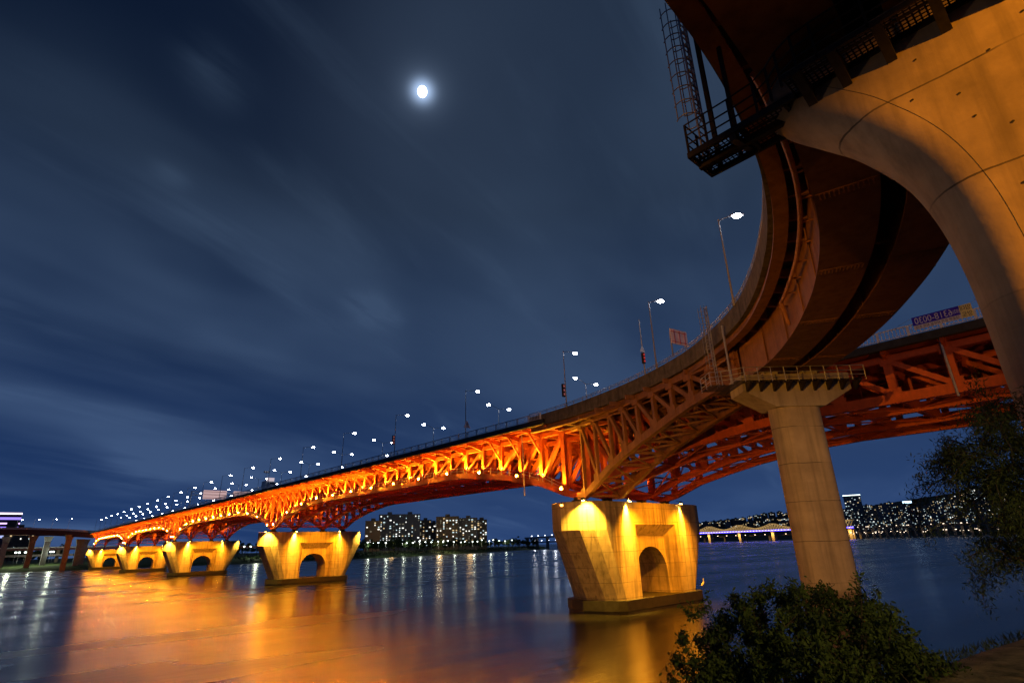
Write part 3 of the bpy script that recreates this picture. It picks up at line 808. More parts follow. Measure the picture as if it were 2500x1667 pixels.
# ------------------------------------------------------------------ street lamps
def globe(mb, c, r): mb.ell(c, r, 12, 8)
_lm = {}
def lamp_meshes(kind, H, arm, heads):
    if kind in _lm: return _lm[kind]
    p = MB(); p.tube([(0, 0, 0), (0, 0, .5)], .14, 8); p.tube([(0, 0, .45), (0, 0, H*.6), (0, 0, H)], [.10, .075, .055], 8)
    a = MB(); hd = []; gl = []
    for (dx, dz) in heads:
        a.tube([(0, 0, H-.25), (dx*.25, 0, H-.25+dz*.55), (dx*.75, 0, H-.25+dz*.95), (dx, 0, H-.25+dz)], .04, 6)
        h_ = MB(); sx = 1 if dx > 0 else -1
        h_.loft([[(dx-sx*.3+sx*t, y*w, H-.2+dz+z*w) for y, z in ((-.2, -.06), (.2, -.06), (.16, .1), (-.16, .1))] for t, w in ((0, .5), (.25, 1), (.9, 1), (1.2, .6))]); hd.append(h_)
        g = MB(); globe(g, (dx+sx*.3, 0, H-.27+dz), (.42, .26, .20)); gl.append(g)
    _lm[kind] = (p, a, hd, gl); return _lm[kind]
_proto = {}
def street_lamp(kind, loc, rz, label, group, H, heads, scale=1.0, glass=None, far=False, name='street_lamp'):
    key = (kind, far)
    t = thing(name, label, 'street lamp', loc, rz, group)
    if key not in _proto:
        p, a, hd, gl = lamp_meshes(kind, H, 0, heads)
        pr = p.build('pole', POLE); ar = a.build('arm', POLE); hs = [h.build('lamp_head', POLE) for h in hd]; gs = [g.build('lamp_glass', glass or LAMPW, smooth=True) for g in gl]
        for h, g in zip(hs, gs): h.parent = t; g.parent = h
        pr.parent = t; ar.parent = t; _proto[key] = (pr, ar, hs)
    else:
        pr, ar, hs = _proto[key]; inst(pr, t); inst(ar, t)
        for h in hs:
            c = inst(h, t)
            for g in h.children: inst(g, c, scale=(scale, scale, scale) if scale != 1 else None)
    return t
ORD = ['first', 'second', 'third', 'fourth', 'fifth', 'sixth', 'seventh', 'eighth', 'ninth', 'tenth', 'eleventh', 'twelfth', 'thirteenth', 'fourteenth', 'fifteenth', 'sixteenth', 'seventeenth', 'eighteenth', 'nineteenth', 'twentieth', 'twenty first', 'twenty second']
GE, GM = 'single arm lamps along the near edge of the bridge', 'double arm lamps along the middle of the bridge'
for i in range(21):
    y = 52.0+24.0*i
    x = 58.3
    street_lamp('edge', (x, y, 26.6 if i else 27.4), 0, 'tall single arm street lamp, %s on the near bridge edge from the ramp parapet' % ORD[i], GE, 9.4 if i else 8.8, [(2.4, .45)])
for i in range(20):
    y = 60.3+23.7*i
    street_lamp('median', (73, y, 27.05), 0, 'double arm street lamp mid bridge, %s from the ramp end' % ORD[i], GM, 8.5, [(-2.4, .75), (2.6, .55)])
_a = ramp_at(OCL[s_near(52.56, 32.8)]); _b = ramp_at(OCL[s_near(42.25, 18.2)])
for (x, y), rz, lab in (((52.4, 32.7), R(-25), 'bright street lamp on the ramp parapet beside the traffic signal pole'), ((42.3, 18.3), R(-48), 'brightest and highest street lamp, on the ramp parapet beside the sky')):
    street_lamp('ramp', (x, y, 27.3), rz, lab, 'lamps on the ramp parapet', 8.4, [(1.35, .5)], name='street_lamp')
street_lamp('edge', (61.2, 3.4, 26.6), 0, 'street lamp mostly hidden by the huge near column, past the banner', GE, 9.4, [(3.3, .55)])
street_lamp('edge', (61.6, 30, 26.6), 0, 'street lamp on the main bridge hidden behind the ramp', GE, 9.4, [(3.3, .55)]) if False else None
# far row of lamps of the other carriageway, standing on the far edge
for i in range(14):
    street_lamp('edge', (87.6, 150+30*i, 26.6), math.pi, 'small street lamp on the far bridge edge, %s from the front among the crowded lights' % ORD[i], 'lamps along the far edge of the bridge', 9.4, [(3.3, .55)])

# ------------------------------------------------------------------ signs, signal, banner
SIGNW = pmat('pale_sign_back', (.85, .68, .72), .6, var=.15); SIGNR = pmat('red_sign', (.55, .04, .03), .5, var=.1); WHITE = pmat('white_paint', (.8, .8, .8), .5, var=.06)
sg = thing('traffic_sign_board', 'pale pink sign board seen from behind above the ramp parapet', 'sign', (50.6, 28.6, 27.4))
m = MB(); m.box((50.9, 28.6, 29.55), (2.6, .06, 1.7), R(-10)); m.build('panel', SIGNW, sg)
m = MB(); 
for z in (28.95, 30.1): m.box((50.9, 28.55, z), (2.4, .05, .05), R(-10))
for dx in (-.8, 0, .8): m.box((50.9+dx, 28.48-dx*.17, 29.5), (.04, .04, 1.5), R(-10))
m.build('stiffener', SIGNR, sg)
m = MB(); m.bar((49.75, 28.9, 27.3), (49.75, 28.9, 30.0), .12); m.build('post', POLE, sg)
ts = thing('traffic_signal', 'slim pole with a hanging traffic signal and small triangular sign on the ramp', 'traffic signal', (53.6, 35.1, 27.4))
m = MB(); m.tube([(53.6, 35.1, 27.3), (53.6, 35.1, 34.5)], [.09, .05], 8); m.build('pole', POLE, ts)
m = MB(); m.box((53.35, 34.95, 29.4), (.32, .3, 1.3)); o = m.build('signal_head', DARKM, ts)
m2 = MB()
for z in (29.0, 29.4, 29.8): m2.tube([(53.3, 34.8, z), (53.3, 34.72, z)], .12, 10)
m2.build('signal_lens', emat('dim_lens', (1, .05, .03), .4, False), o)
m = MB(); m.loft([[(53.0, 35.0+e, 30.2), (53.9, 35.0+e, 30.2), (53.45, 35.0+e, 31.0)] for e in (-.03, .03)]); m.build('sign_plate', WHITE, ts)
for (x, y, z, lab) in ((58.2, 75.6, 29.0, 'small pinkish triangular warning sign on a street lamp pole over the bridge railing'),):
    w_ = thing('warning_sign', lab, 'sign', (x, y, z))
    m = MB(); m.loft([[(x-.75, y-.12+e, z-.55), (x+.75, y-.12+e, z-.55), (x, y-.12+e, z+.75)] for e in (-.02, .02)]); m.build('plate', pmat('sign_pink', (.75, .45, .45), .6), w_)
    m = MB(); m.bar((x, y-.16, z-.2), (x, y-.16, z+.3), .1, .02); m.bar((x, y-.16, z-.38), (x, y-.16, z-.28), .1, .02); m.build('symbol', DARKM, w_)
for k, y in enumerate((52.3, 100.2)):
    w_ = thing('lane_signal', 'narrow reddish signal box on the %s street lamp pole' % ('first bridge edge' if k == 0 else 'third bridge edge'), 'traffic signal', (58.1, y, 29.2))
    m = MB(); m.box((57.95, y-.2, 30.0), (.5, .3, 1.9)); o = m.build('housing', DARKM, w_)
    m = MB()
    for dz in (-.6, 0, .6): m.box((57.95, y-.36, 30+dz), (.3, .03, .34))
    m.build('lens', emat('signal_red', (.9, .25, .25), .22, False), o)
gn = thing('sign_gantry', 'wide white gantry with pale pink sign panels spanning the bridge roadway', 'sign gantry', (73, 262, 26.6))
m = MB()
for x in (58.6, 87): m.bar((x, 262, 26.5), (x, 262, 33.6), .4, .4)
for z in (32.0, 33.4): m.bar((58.6, 262, z), (87, 262, z), .28, .28)
for k in range(14): m.bar((58.6+k*2.03, 262, 32.0 if k % 2 else 33.4), (58.6+(k+1)*2.03, 262, 33.4 if k % 2 else 32.0), .16)
m.build('frame', RAILM, gn)
GP = emat('lit_sign_panel', (.95, .62, .62), .55, False)
for x, w_ in ((67.5, 9), (80, 10.5)):
    m = MB(); m.box((x, 261.7, 32.3), (w_, .15, 3.6)); o = m.build('sign_panel', GP, gn)
    m = MB(); 
    for z in (31.0, 32.3, 33.5): m.box((x, 261.58, z), (w_*.96, .1, .18))
    m.build('stiffener', SIGNR, o)
wt = thing('work_truck', 'white work truck with a folded light mast parked behind the railing above the second pier', 'truck', (60.4, 178, 26.6))
m = MB(); m.box((60.4, 178.6, 28.4), (2.1, 4.4, 2.2)); m.build('box_body', WHITE, wt, bevel=.05)
m = MB(); m.box((60.4, 175.2, 27.9), (2.0, 1.8, 2.0)); m.build('cab', WHITE, wt, bevel=.15)
m = MB(); m.box((60.4, 174.28, 28.3), (1.7, .05, .8)); m.build('windscreen', pmat('dark_glass', (.02, .025, .03), .1), wt)
for y in (175.3, 179.5):
    for x in (59.4, 61.4): m = MB(); m.tube([(x-.12, y, 27.0), (x+.12, y, 27.0)], .45, 12); m.build('wheel', DARKM, wt)
m = MB(); m.tube([(60.4, 180.5, 29.4), (60.4, 180.8, 32.4)], .07); m.box((60.4, 180.8, 32.5), (1.6, .15, .6)); m.build('light_mast', POLE, wt)
m = MB(); m.box((60.4, 176.4, 29.8), (2.2, .2, 1.0)); m.build('arrow_board', emat('arrow_board_face', (.9, .75, .85), .6, False), wt)

# advertising banner on the railing of the right hand part of the bridge (lettering reads mirrored, as seen)
bn = thing('banner', 'blue, white and yellow advertising banner with mirrored phone number tied to the bridge railing', 'banner', (60.9, 7.2, 27.0))
def srgb(r, g, b): return tuple((c/255/12.92 if c/255 <= .04045 else ((c/255+.055)/1.055)**2.4) for c in (r, g, b))
BLUE = pmat('banner_blue', srgb(62, 34, 205), .6, var=.08); YEL = pmat('banner_yellow', srgb(250, 235, 150), .6, var=.05); WHT = pmat('banner_white', (.8, .76, .8), .6, var=.05)
BLKT = pmat('banner_black', (.015, .015, .02), .6); WTXT = pmat('banner_lettering', (.85, .82, .9), .6)
bx = 60.94
def panel(y0, y1, z0, z1, mat, nm): m = MB(); m.box((bx, (y0+y1)/2, (z0+z1)/2), (.02, abs(y1-y0), z1-z0)); return m.build(nm, mat, bn)
yL, yR = 9.86, 5.32; yS = 6.22
zB, zM, zTp = 27.02, 27.42, 28.25
panel(yL, yS, zM, zTp, BLUE, 'blue_panel'); panel(yL, yS, zB, zM-.003, WHT, 'white_panel'); panel(yS-.003, yR, zB, zTp, YEL, 'yellow_panel')
def text(body, mat, yc, zc, h, wid):
    cu = bpy.data.curves.new('lettering', 'FONT'); cu.body = body; cu.size = 1; cu.align_x = 'CENTER'; cu.align_y = 'CENTER'; cu.extrude = .002
    o = bpy.data.objects.new('lettering', cu); COL.objects.link(o)
    dg = bpy.context.evaluated_depsgraph_get(); me = bpy.data.meshes.new_from_object(o.evaluated_get(dg)); bpy.data.objects.remove(o)
    xs = [v.co.x for v in me.vertices]; ys = [v.co.y for v in me.vertices]
    cx, cy, sx, sy = (max(xs)+min(xs))/2, (max(ys)+min(ys))/2, max(xs)-min(xs), max(ys)-min(ys)
    off = wloc(bn)
    for v in me.vertices:      # the first letter lies nearest the viewer (smaller y): mirrored reading
        a, b_ = (v.co.x-cx)/sx*wid, (v.co.y-cy)/sy*h
        v.co = Vector((bx-.014-v.co.z, yc+a, zc+b_))-off
    me.materials.clear(); me.materials.append(mat)
    o = bpy.data.objects.new('lettering', me); COL.objects.link(o); o.parent = bn; return o
text('6318-0030', WTXT, 8.22, (zM+zTp)/2, .60, 2.9); text('(02)', WTXT, 6.48, zM+.34, .42, .46)
text('임대', BLKT, (yS+yR)/2, 27.95, .46, .74); text('양도', BLKT, (yS+yR)/2, 27.34, .46, .74)
text('대로변 상가 사무실 지하 주차', BLKT, (yL+yS)/2, (zB+zM)/2, .32, 3.3)
m = MB(); m.bar((bx, yL, 28.2), (bx, 11.6, 27.6), .02); m.bar((bx, yR, 28.25), (bx, 4.4, 28.4), .02); m.build('tie_cord', POLE, bn)

# egret on the footing of the nearest pier
eg = thing('egret', 'white egret standing at the right end of the nearest pier footing', 'bird', (85.0, 49.6, 1.7))
m = MB()
ex, ey, ez = 85.0, 49.6, 1.7
m.tube([(ex-.55, ey+.05, ez+.55), (ex-.38, ey+.04, ez+.66), (ex-.1, ey, ez+.82), (ex+.12, ey, ez+.98), (ex+.2, ey, ez+1.1), (ex+.14, ey, ez+1.25), (ex+.12, ey, ez+1.38), (ex+.2, ey, ez+1.5), (ex+.3, ey, ez+1.5), (ex+.36, ey, ez+1.48)],
       [.02, .11, .17, .13, .07, .05, .045, .06, .055, .03], 10)
m.build('body', pmat('white_feathers', (.78, .77, .72), .8, var=.08), eg, smooth=True)
m = MB(); m.tube([(ex+.34, ey, ez+1.49), (ex+.58, ey, ez+1.44)], [.025, .006], 6); m.build('beak', pmat('yellow_beak', (.6, .4, .05), .5), eg)
for dy in (-.06, .06):
    m = MB(); m.tube([(ex-.05, ey+dy, ez+.72), (ex+.02, ey+dy, ez+.38), (ex-.02, ey+dy, ez+.02), (ex+.12, ey+dy, ez+.01)], .018, 6); m.build('leg', DARKM, eg)

# ------------------------------------------------------------------ far truss bridge with blue and gold lights
def far_bridge():
    a = bearing(1560, 1215, 1900); b = bearing(1945, 1215, 1650); A = Vector((a.x, a.y)); B = Vector((b.x, b.y))
    T = (B-A).normalized(); N = Vector((-T.y, T.x)); L = (B-A).length
    th = thing('far_truss_bridge', 'distant humped truss bridge lit gold above and blue below', 'bridge', (A.x, A.y, 0))
    GOLD = emat('gold_glow_truss', (1, .62, .22), .55, False); BLUEL = emat('blue_light_strip', (.09, .06, 1), 9, False)  # truss glow is put into its material in place of floodlighting
    P = lambda u, v, z: (A.x+T.x*u+N.x*v, A.y+T.y*u+N.y*v, z)
    zd = 27.0
    d = MB(); d.bar(P(-60, 0, zd), P(L+20, 0, zd), 18, 3.0); d.build('deck', pmat('far_deck', (.10, .10, .12)), th)
    d = MB(); d.bar(P(-60, -9.4, zd-.2), P(L+20, -9.4, zd-.2), .5, 2.6); d.build('light_strip', BLUEL, th)
    d = MB()
    for k in range(int(L/9)): d.box(P(k*9+4, -9.9, zd+.3), (1.8, .5, 1.6), math.atan2(T.y, T.x))
    d.build('blue_lamp_row', emat('blue_lamp', (.35, .4, 1), 6, False), th)
    n = 5; sp = L/n; piers = [sp*(k+.1) for k in range(n+1)]
    tr = MB()
    def ht(u):
        d_ = min(abs(u-p) for p in piers); return 5+12*max(0, 1-d_/(sp*.5))**1.7
    u = -50; st = sp/14
    while u < L+10:
        for v in (-8.5, 8.5):
            tr.bar(P(u, v, zd+1.6+ht(u)), P(u+st, v, zd+1.6+ht(u+st)), .7, .9)
            tr.bar(P(u, v, zd+1.2), P(u, v, zd+1.6+ht(u)), .45, .5); tr.bar(P(u, v, zd+1.2), P(u+st, v, zd+1.6+ht(u+st)), .45, .5)
        u += st
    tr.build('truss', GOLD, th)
    PM = pmat('far_pier_concrete', (.35, .28, .2))
    for p in piers:
        m = MB(); m.loft([[P(p+e*sx, v*sy, z) for sx, sy in ((-1, -1), (1, -1), (1, 1), (-1, 1))] for z, e, v in ((-1, 3.5, 7), (20, 4, 8), (25.5, 5, 9))]); m.build('pier', PM, th)
        light('far_pier_lamp', 'SPOT', P(p-1, -22, 22), 60000, (1, .6, .15), 1, P(p, -8, 8), 110, .8)
    lo = MB(); lo.bar(P(-60, 26, 15), P(L+500, 26, 15), 10, 2.2)
    lw = thing('low_road_bridge', 'low dark road bridge running just behind the blue and gold truss bridge', 'bridge', P(0, 26, 0))
    lo.build('deck', pmat('low_deck', (.10, .09, .09)), lw)
    m = MB(); 
    for k in range(int(L/30)): m.ell(P(k*30, 21.5, 17.2), (1.5, 1.5, .8), 6, 4)
    m.build('light_row', emat('warm_lamp_row', (1, .72, .45), 5, False), lw)
    for k in range(10):
        m = MB(); m.bar(P(k*70, 26, -1), P(k*70, 26, 14), 6, 4); m.build('pillar', PM, lw)
    # approach viaduct continuing right
    c = bearing(1945, 1215, 1650); e = bearing(2420, 1190, 1500); C_ = Vector((c.x, c.y)); E_ = Vector((e.x, e.y)); t2 = (E_-C_).normalized(); l2 = (E_-C_).length
    av = thing('approach_viaduct', 'long dark approach viaduct with pillars along the far right shore', 'viaduct', (C_.x, C_.y, 0))
    Q = lambda u, v, z: (C_.x+t2.x*u-t2.y*v, C_.y+t2.y*u+t2.x*v, z)
    m = MB(); m.bar(Q(0, 0, 24), Q(l2, 0, 25), 12, 3.2); m.build('deck', pmat('viaduct_deck', (.16, .12, .10)), av)
    m = MB(); m.bar(Q(0, 30, 13), Q(l2, 30, 13), 10, 2.2); m.build('lower_deck', pmat('viaduct_low_deck', (.16, .11, .08)), av)
    for k in range(26):
        m = MB(); m.bar(Q(k*l2/26, 0, -1), Q(k*l2/26, 0, 22.5), 7, 4.5); m.build('pillar', PM, av)
    m = MB(); r2 = random.Random(5)
    for k in range(70):
        m.ell(Q(r2.uniform(0, l2), -8, r2.choice((12, 14.6, 27))), (1.0, 1.0, .7), 6, 4)
    m.build('lamp_row', emat('viaduct_lamps', (1, .8, .6), 3.5, False), av)
far_bridge()

# ------------------------------------------------------------------ buildings: body, rooftop, lit windows (each window its own part)
WIN = [emat('window_cool', (.72, .95, 1.0), 1.0, False), emat('window_warm', (1, .72, .36), .9, False), emat('window_white', (1, 1, .92), 1.7, False), emat('window_dim', (.80, .72, .5), .22, False)]
UNLIT = pmat('unlit_window', (.03, .035, .04), .25)
_wm = {}
def wmesh(w, h, mi):
    k = (round(w, 1), round(h, 1), mi)
    if k not in _wm:
        me = bpy.data.meshes.new('window'); mb = MB(); mb.box((0, 0, 0), (w, .3, h)); me.from_pydata(mb.v, [], mb.f); me.materials.append(UNLIT if mi < 0 else WIN[mi]); _wm[k] = me
    return _wm[k]
def building(pos, yaw, w, dpt, h, mat, label, group, nlit, floors, bays, seed, ww=1.5, wh=1.3, mixw=(4, 2, 3, 2), cat='apartment block', name='apartment_block', unlit=0, top=True):
    r2 = random.Random(seed); th = thing(name, label, cat, pos, yaw, group)
    m = MB(); m.box((0, 0, h/2-6), (w, dpt, h+12)); nb_ = max(1, int(w/18))
    for k in range(1, nb_): m.box((-w/2+w*k/nb_, -dpt/2-.25, h/2-6), (1.1, .9, h+12.4))   # stair bays
    m.build('wall', mat, th, local=True)
    if top:
        m = MB()
        m.box((0, 0, h+.35), (w+.5, dpt+.5, .7))
        for k in range(max(1, int(w/20))):
            m.box((-w/2+w*(k+.5)/max(1, int(w/20)), 0, h+2.2), (6, dpt*.6, 3.4))
        m.build('rooftop', mat, th, local=True)
    cells = [(i, j) for i in range(bays) for j in range(floors)]; r2.shuffle(cells)
    pool = [k for k, n in enumerate(mixw) for _ in range(n)]
    for q, (i, j) in enumerate(cells[:min(100, nlit+unlit)]):
        x = -w/2+w*(i+.5)/bays; z = 2.5+(h-3.5)*(j+.5)/floors
        me = wmesh(ww*r2.choice((.7, 1, 1, 1.5)), wh, r2.choice(pool) if q < nlit else -1)
        o = bpy.data.objects.new('window', me); COL.objects.link(o); o.parent = th; o.location = (x, -dpt/2-.16, z)
    return th
def face_yaw(p): return math.atan2(p.y, p.x)-math.pi/2
BW1 = pmat('cream_block', (.33, .28, .21), .9, var=.1, scale=.1); BW2 = pmat('grey_block', (.20, .21, .22), .9, var=.1, scale=.1); BW3 = pmat('tan_block', (.36, .25, .14), .9, var=.1, scale=.1); BW4 = pmat('brown_hill_house', (.16, .13, .10), .9, var=.3, scale=.1)
def top_h(px, py, dist): return bearing(px, py, dist).z
GA = 'apartment blocks behind the trees on the middle far bank'
for (x0, x1, yt, dist, mat, lab, nlit, tw, sd) in (
    (838, 872, 1197, 820, BW3, 'narrow tan block beside the bridge arch, leftmost of the bank apartments', 10, 0, 1),
    (870, 962, 1182, 860, BW2, 'long grey apartment slab with many scattered white windows, widest on the bank', 78, .10, 2),
    (962, 990, 1195, 940, BW3, 'low warm lit apartment block between the long grey slab and the tan slabs', 22, 0, 3),
    (988, 1003, 1201, 980, BW4, 'lowest brownish block squeezed beside the left tan slab', 9, 0, 4),
    (1002, 1053, 1187, 860, BW3, 'left tan apartment slab with shaggy rooftop boxes and dotted windows', 40, -.12, 5),
    (1055, 1096, 1190, 880, BW1, 'middle cream apartment slab right of the left tan slab', 34, -.12, 6),
    (1095, 1118, 1194, 910, BW3, 'rightmost narrow apartment block standing alone against the dark sky', 20, .1, 7)):
    p = bearing((x0+x1)/2, 1238, dist); h = top_h((x0+x1)/2, yt, dist)-8; w = (x1-x0)*2500/2352/FPX*dist*.93
    building((p.x, p.y, 8), face_yaw(p)+tw, w, 13, h, mat, lab, GA, nlit, max(6, int(h/2.9)), max(4, int(w/4.2)), sd, 1.7, 1.4)
# warm street light at the feet of the blocks
for px in (900, 1010, 1080):
    p = bearing(px, 1240, 780); light('bank_lamp', 'POINT', (p.x, p.y, 16), 6000, (1, .62, .25), 4)
# hillside houses left of the leaning column, apartments right of it
GH = 'houses on the dark hillside above the far bridge'
r2 = random.Random(21)
HP = [(1605, 1202), (1622, 1199), (1640, 1198), (1656, 1196), (1672, 1194), (1690, 1192), (1706, 1190), (1722, 1187), (1738, 1184), (1755, 1180), (1772, 1178), (1790, 1176), (1806, 1180), (1822, 1176),
      (1613, 1207), (1648, 1205), (1680, 1203), (1712, 1200), (1745, 1197), (1763, 1192), (1780, 1188), (1798, 1192), (1815, 1188), (1735, 1203), (1800, 1201)]
for i, (px, py) in enumerate(HP):
    dist = 2300+r2.uniform(-60, 120) if py > 1190 else 2550+r2.uniform(-50, 100)
    p = bearing(px, py, dist); w = r2.uniform(16, 34); h = r2.uniform(9, 16)
    lab = 'small hillside house with lit windows, %s in the cluster above the gold truss' % (ORD[i] if i < 22 else ['twenty third', 'twenty fourth', 'twenty fifth'][i-22])
    building((p.x, p.y, p.z-h+2), face_yaw(p)+r2.uniform(-.4, .4), w, 12, h, BW4 if r2.random() < .6 else BW2, lab, GH, r2.randint(3, 9), 3, 6, 100+i, 2.2, 1.8, (2, 5, 2, 3), 'house', 'hillside_house')
GT = 'apartment blocks on the right hillside'
AP = [(1945, 1170, 14), (1958, 1174, 16), (1972, 1168, 18), (1990, 1160, 22), (2006, 1166, 22), (2024, 1158, 22), (2042, 1154, 20), (2058, 1160, 24), (2076, 1162, 20), (2094, 1158, 20), (2112, 1162, 22), (2132, 1160, 22), (2150, 1150, 22), (2170, 1142, 20), (2190, 1138, 18), (2210, 1128, 22), (2230, 1118, 20), (2250, 1122, 22), (2270, 1112, 20), (2290, 1130, 20), (2310, 1120, 22), (2330, 1134, 22),
      (1966, 1192, 22), (1998, 1190, 20), (2032, 1186, 22), (2066, 1184, 22), (2104, 1186, 24), (2142, 1182, 22), (2182, 1176, 22), (2222, 1168, 22), (2262, 1164, 22), (2302, 1166, 22)]
for i, (px, yt, wpx) in enumerate(AP):
    back = i < 22; dist = (2200 if back else 1950)+r2.uniform(-40, 40); ztop = top_h(px, yt, dist); h = r2.uniform(38, 55) if back else r2.uniform(30, 42); h = min(h, ztop-4)
    p = bearing(px, yt, dist); w = wpx*1.063/FPX*dist*.85
    lab = 'pale hillside high rise, %s from the leaning column in the %s row' % (ORD[i if back else i-22], 'upper' if back else 'lower')
    building((p.x, p.y, ztop-h), face_yaw(p)+r2.uniform(-.3, .3), w, 14, h, (BW2, BW1, BW2)[i % 3], lab, GT, r2.randint(14, 30), 14, 6, 200+i, 1.9, 1.6, (4, 3, 2, 4), 'high rise', 'high_rise')
p = bearing(1955, 1136, 2300); hh = p.z-20
t_ = building((p.x, p.y, 20), face_yaw(p), 52, 24, hh-3, BW2, 'dark tower with a bright white crown, tallest beside the leaning column', GT, 40, 22, 7, 999, 2.6, 2.2, (4, 1, 5, 2), 'high rise', 'high_rise', top=False)
m = MB(); m.box((0, 0, hh-2), (53, 25, 2.6)); m.build('crown_light', emat('crown_strip', (.8, 1, .95), 3, False), t_, local=True)
p = bearing(2083, 1152, 2400); bl = thing('rooftop_sign', 'small glowing blue white rooftop sign on the hill crest', 'sign', (p.x, p.y, p.z-10))
m = MB(); m.box((0, 0, 9), (26, 2, 7), face_yaw(p)); m.build('light_box', emat('blue_white_box', (.5, .75, 1), 3, False), bl, local=True)
m = MB(); m.bar((-8, 0, -40), (-8, 0, 6), 1.2); m.bar((8, 0, -40), (8, 0, 6), 1.2); m.build('legs', POLE, bl, local=True)

# ------------------------------------------------------------------ left end: viaduct, elevated roads, towers
VIA = [(66, 553, 26.2), (50, 580, 28.5), (26, 606, 30.6), (-20, 640, 31.6), (-140, 700, 32)]
vd = thing('dark_viaduct', 'dark elevated viaduct running left from the far end of the truss bridge', 'viaduct', (26, 606, 0))
m = MB(); pts = [Vector(p) for p in VIA]
for a, b in zip(pts, pts[1:]): m.bar(a-Vector((0, 0, 1.4)), b-Vector((0, 0, 1.4)), 12, 4.2)
m.build('girder', pmat('viaduct_girder', (.11, .05, .035), .8), vd)
m = MB()
for a, b in zip(pts, pts[1:]):
    n_ = (b-a).cross(Vector((0, 0, 1))).normalized()*6.1; n_ = n_ if n_.y < 0 else -n_
    m.bar(a+n_+Vector((0, 0, 1.3)), b+n_+Vector((0, 0, 1.3)), .3, 1.4)
m.build('parapet', pmat('viaduct_parapet', (.55, .52, .5), .8), vd)  # pale tone stands in for the bright line of car lights
for (px, dist, c) in ((6, 610, 0), (68, 600, 1), (103, 612, 0), (151, 575, 1), (178, 590, 0), (190, 600, 0)):
    p = bearing(px, 1270, dist); m = MB(); zt = 26 if px < 160 else 23
    m.loft([[(p.x+a*w_, p.y+b*w_, z) for a, b in ((-1, -1), (1, -1), (1, 1), (-1, 1))] for z, w_ in ((-1, 1.7), (zt-4, 1.9), (zt, 3.0))]); m.build('column', pmat('viaduct_column', (.30, .18, .10) if c else (.26, .26, .28), .9), vd)
for i, px in enumerate((30, 70, 112, 150)):  # lamp row put in to light the pale parapet
    p = bearing(px, 1235, 612-i*8); street_lamp('edge', (p.x, p.y, 30), R(20*i), 'small added street lamp on the dark viaduct, %s from the left picture edge' % ORD[i], 'added lamps on the dark viaduct', 9.4, [(3.3, .55)])
    light('added_viaduct_light', 'POINT', (p.x+2, p.y-5, 41), 900, (.85, .9, 1), .5)
er = thing('riverside_expressway', 'two level elevated riverside road passing behind the viaduct columns', 'elevated road', (40, 660, 0))
m = MB(); m.bar((-180, 745, 17.5), (95, 640, 16.5), 9, 1.6); m.bar((95, 640, 16.5), (230, 600, 13.5), 9, 1.6); m.build('upper_deck', pmat('red_brown_deck', (.16, .06, .05)), er)
m = MB(); m.bar((-180, 730, 12.5), (60, 640, 11.5), 9, 1.6); m.build('lower_deck', pmat('grey_deck', (.22, .18, .17)), er)
m = MB(); m.bar((-180, 739.6, 18.9), (95, 634.6, 17.9), .3, .9); m.build('guard_wall', pmat('pale_guard', (.6, .56, .52)), er)
for k in range(7):
    m = MB(); t = k/6; m.bar((-180+275*t, 745-105*t, 2), (-180+275*t, 745-105*t, 17), 2.4, 2.4); m.build('pillar', CONC3, er)
pt = thing('purple_lit_tower', 'purple and blue lit office tower at the left picture edge', 'tower', (0, 0, 0))
p = bearing(6, 1232, 1300); pt.location = (p.x, p.y, 8); fy = face_yaw(p)
m = MB(); m.box((0, 0, 34), (34, 24, 84), fy); m.build('wall', pmat('tower_wall', (.10, .09, .14)), pt, local=True)
for k, (z, c, s_) in enumerate(((74, (.9, .75, 1), 3), (66, (.35, .25, 1), 1.2), (58, (.75, .5, 1), 1.8), (51, (.3, .22, 1), 1.0), (44, (.8, .6, 1), 1.6), (37, (.5, .6, 1), .9))):
    m = MB(); m.box((0, 0, z), (34.6, 24.6, 2.4 if k % 2 == 0 else 4), fy); m.build('light_band', emat('purple_band', c, s_, False), pt, local=True)
for i, (px, yt, wpx, dist, lab) in enumerate(((20, 1200, 14, 1100, 'dark slender block just right of the purple lit tower'), (42, 1212, 26, 1000, 'low dark block with a few white windows behind the viaduct'), (62, 1221, 18, 1050, 'lowest dark block near the red crane lights'))):
    p = bearing(px, 1235, dist); h = top_h(px, yt, dist)-8
    building((p.x, p.y, 8), face_yaw(p), wpx*1.063/FPX*dist, 14, h, BW4, lab, 'dark blocks behind the viaduct', 8, 10, 4, 400+i, 1.8, 1.6)
tc = thing('tower_crane', 'distant crane outlined by small red lights above the dark viaduct', 'crane', (0, 0, 0)); p = bearing(78, 1235, 1500); tc.location = (p.x, p.y, 8); fy = face_yaw(p)
jx = Vector((math.cos(fy), math.sin(fy), 0))
m = MB(); m.bar((0, 0, 0), (0, 0, 46), 2); m.bar(-jx*14+Vector((0, 0, 44)), jx*38+Vector((0, 0, 45)), 1.4); m.bar((0, 0, 52), jx*30+Vector((0, 0, 45)), .5); m.bar((0, 0, 44), (0, 0, 52), 1); m.build('mast_and_jib', pmat('crane_steel', (.12, .05, .05)), tc, local=True)
m = MB()
for k in range(6): q = jx*(-14+k*10.4)+Vector((0, 0, 47)); m.ell(q, (1.3, 1.3, 1.3), 6, 4)
m.build('warning_light_row', emat('crane_red', (1, .1, .12), 4, False), tc, local=True)
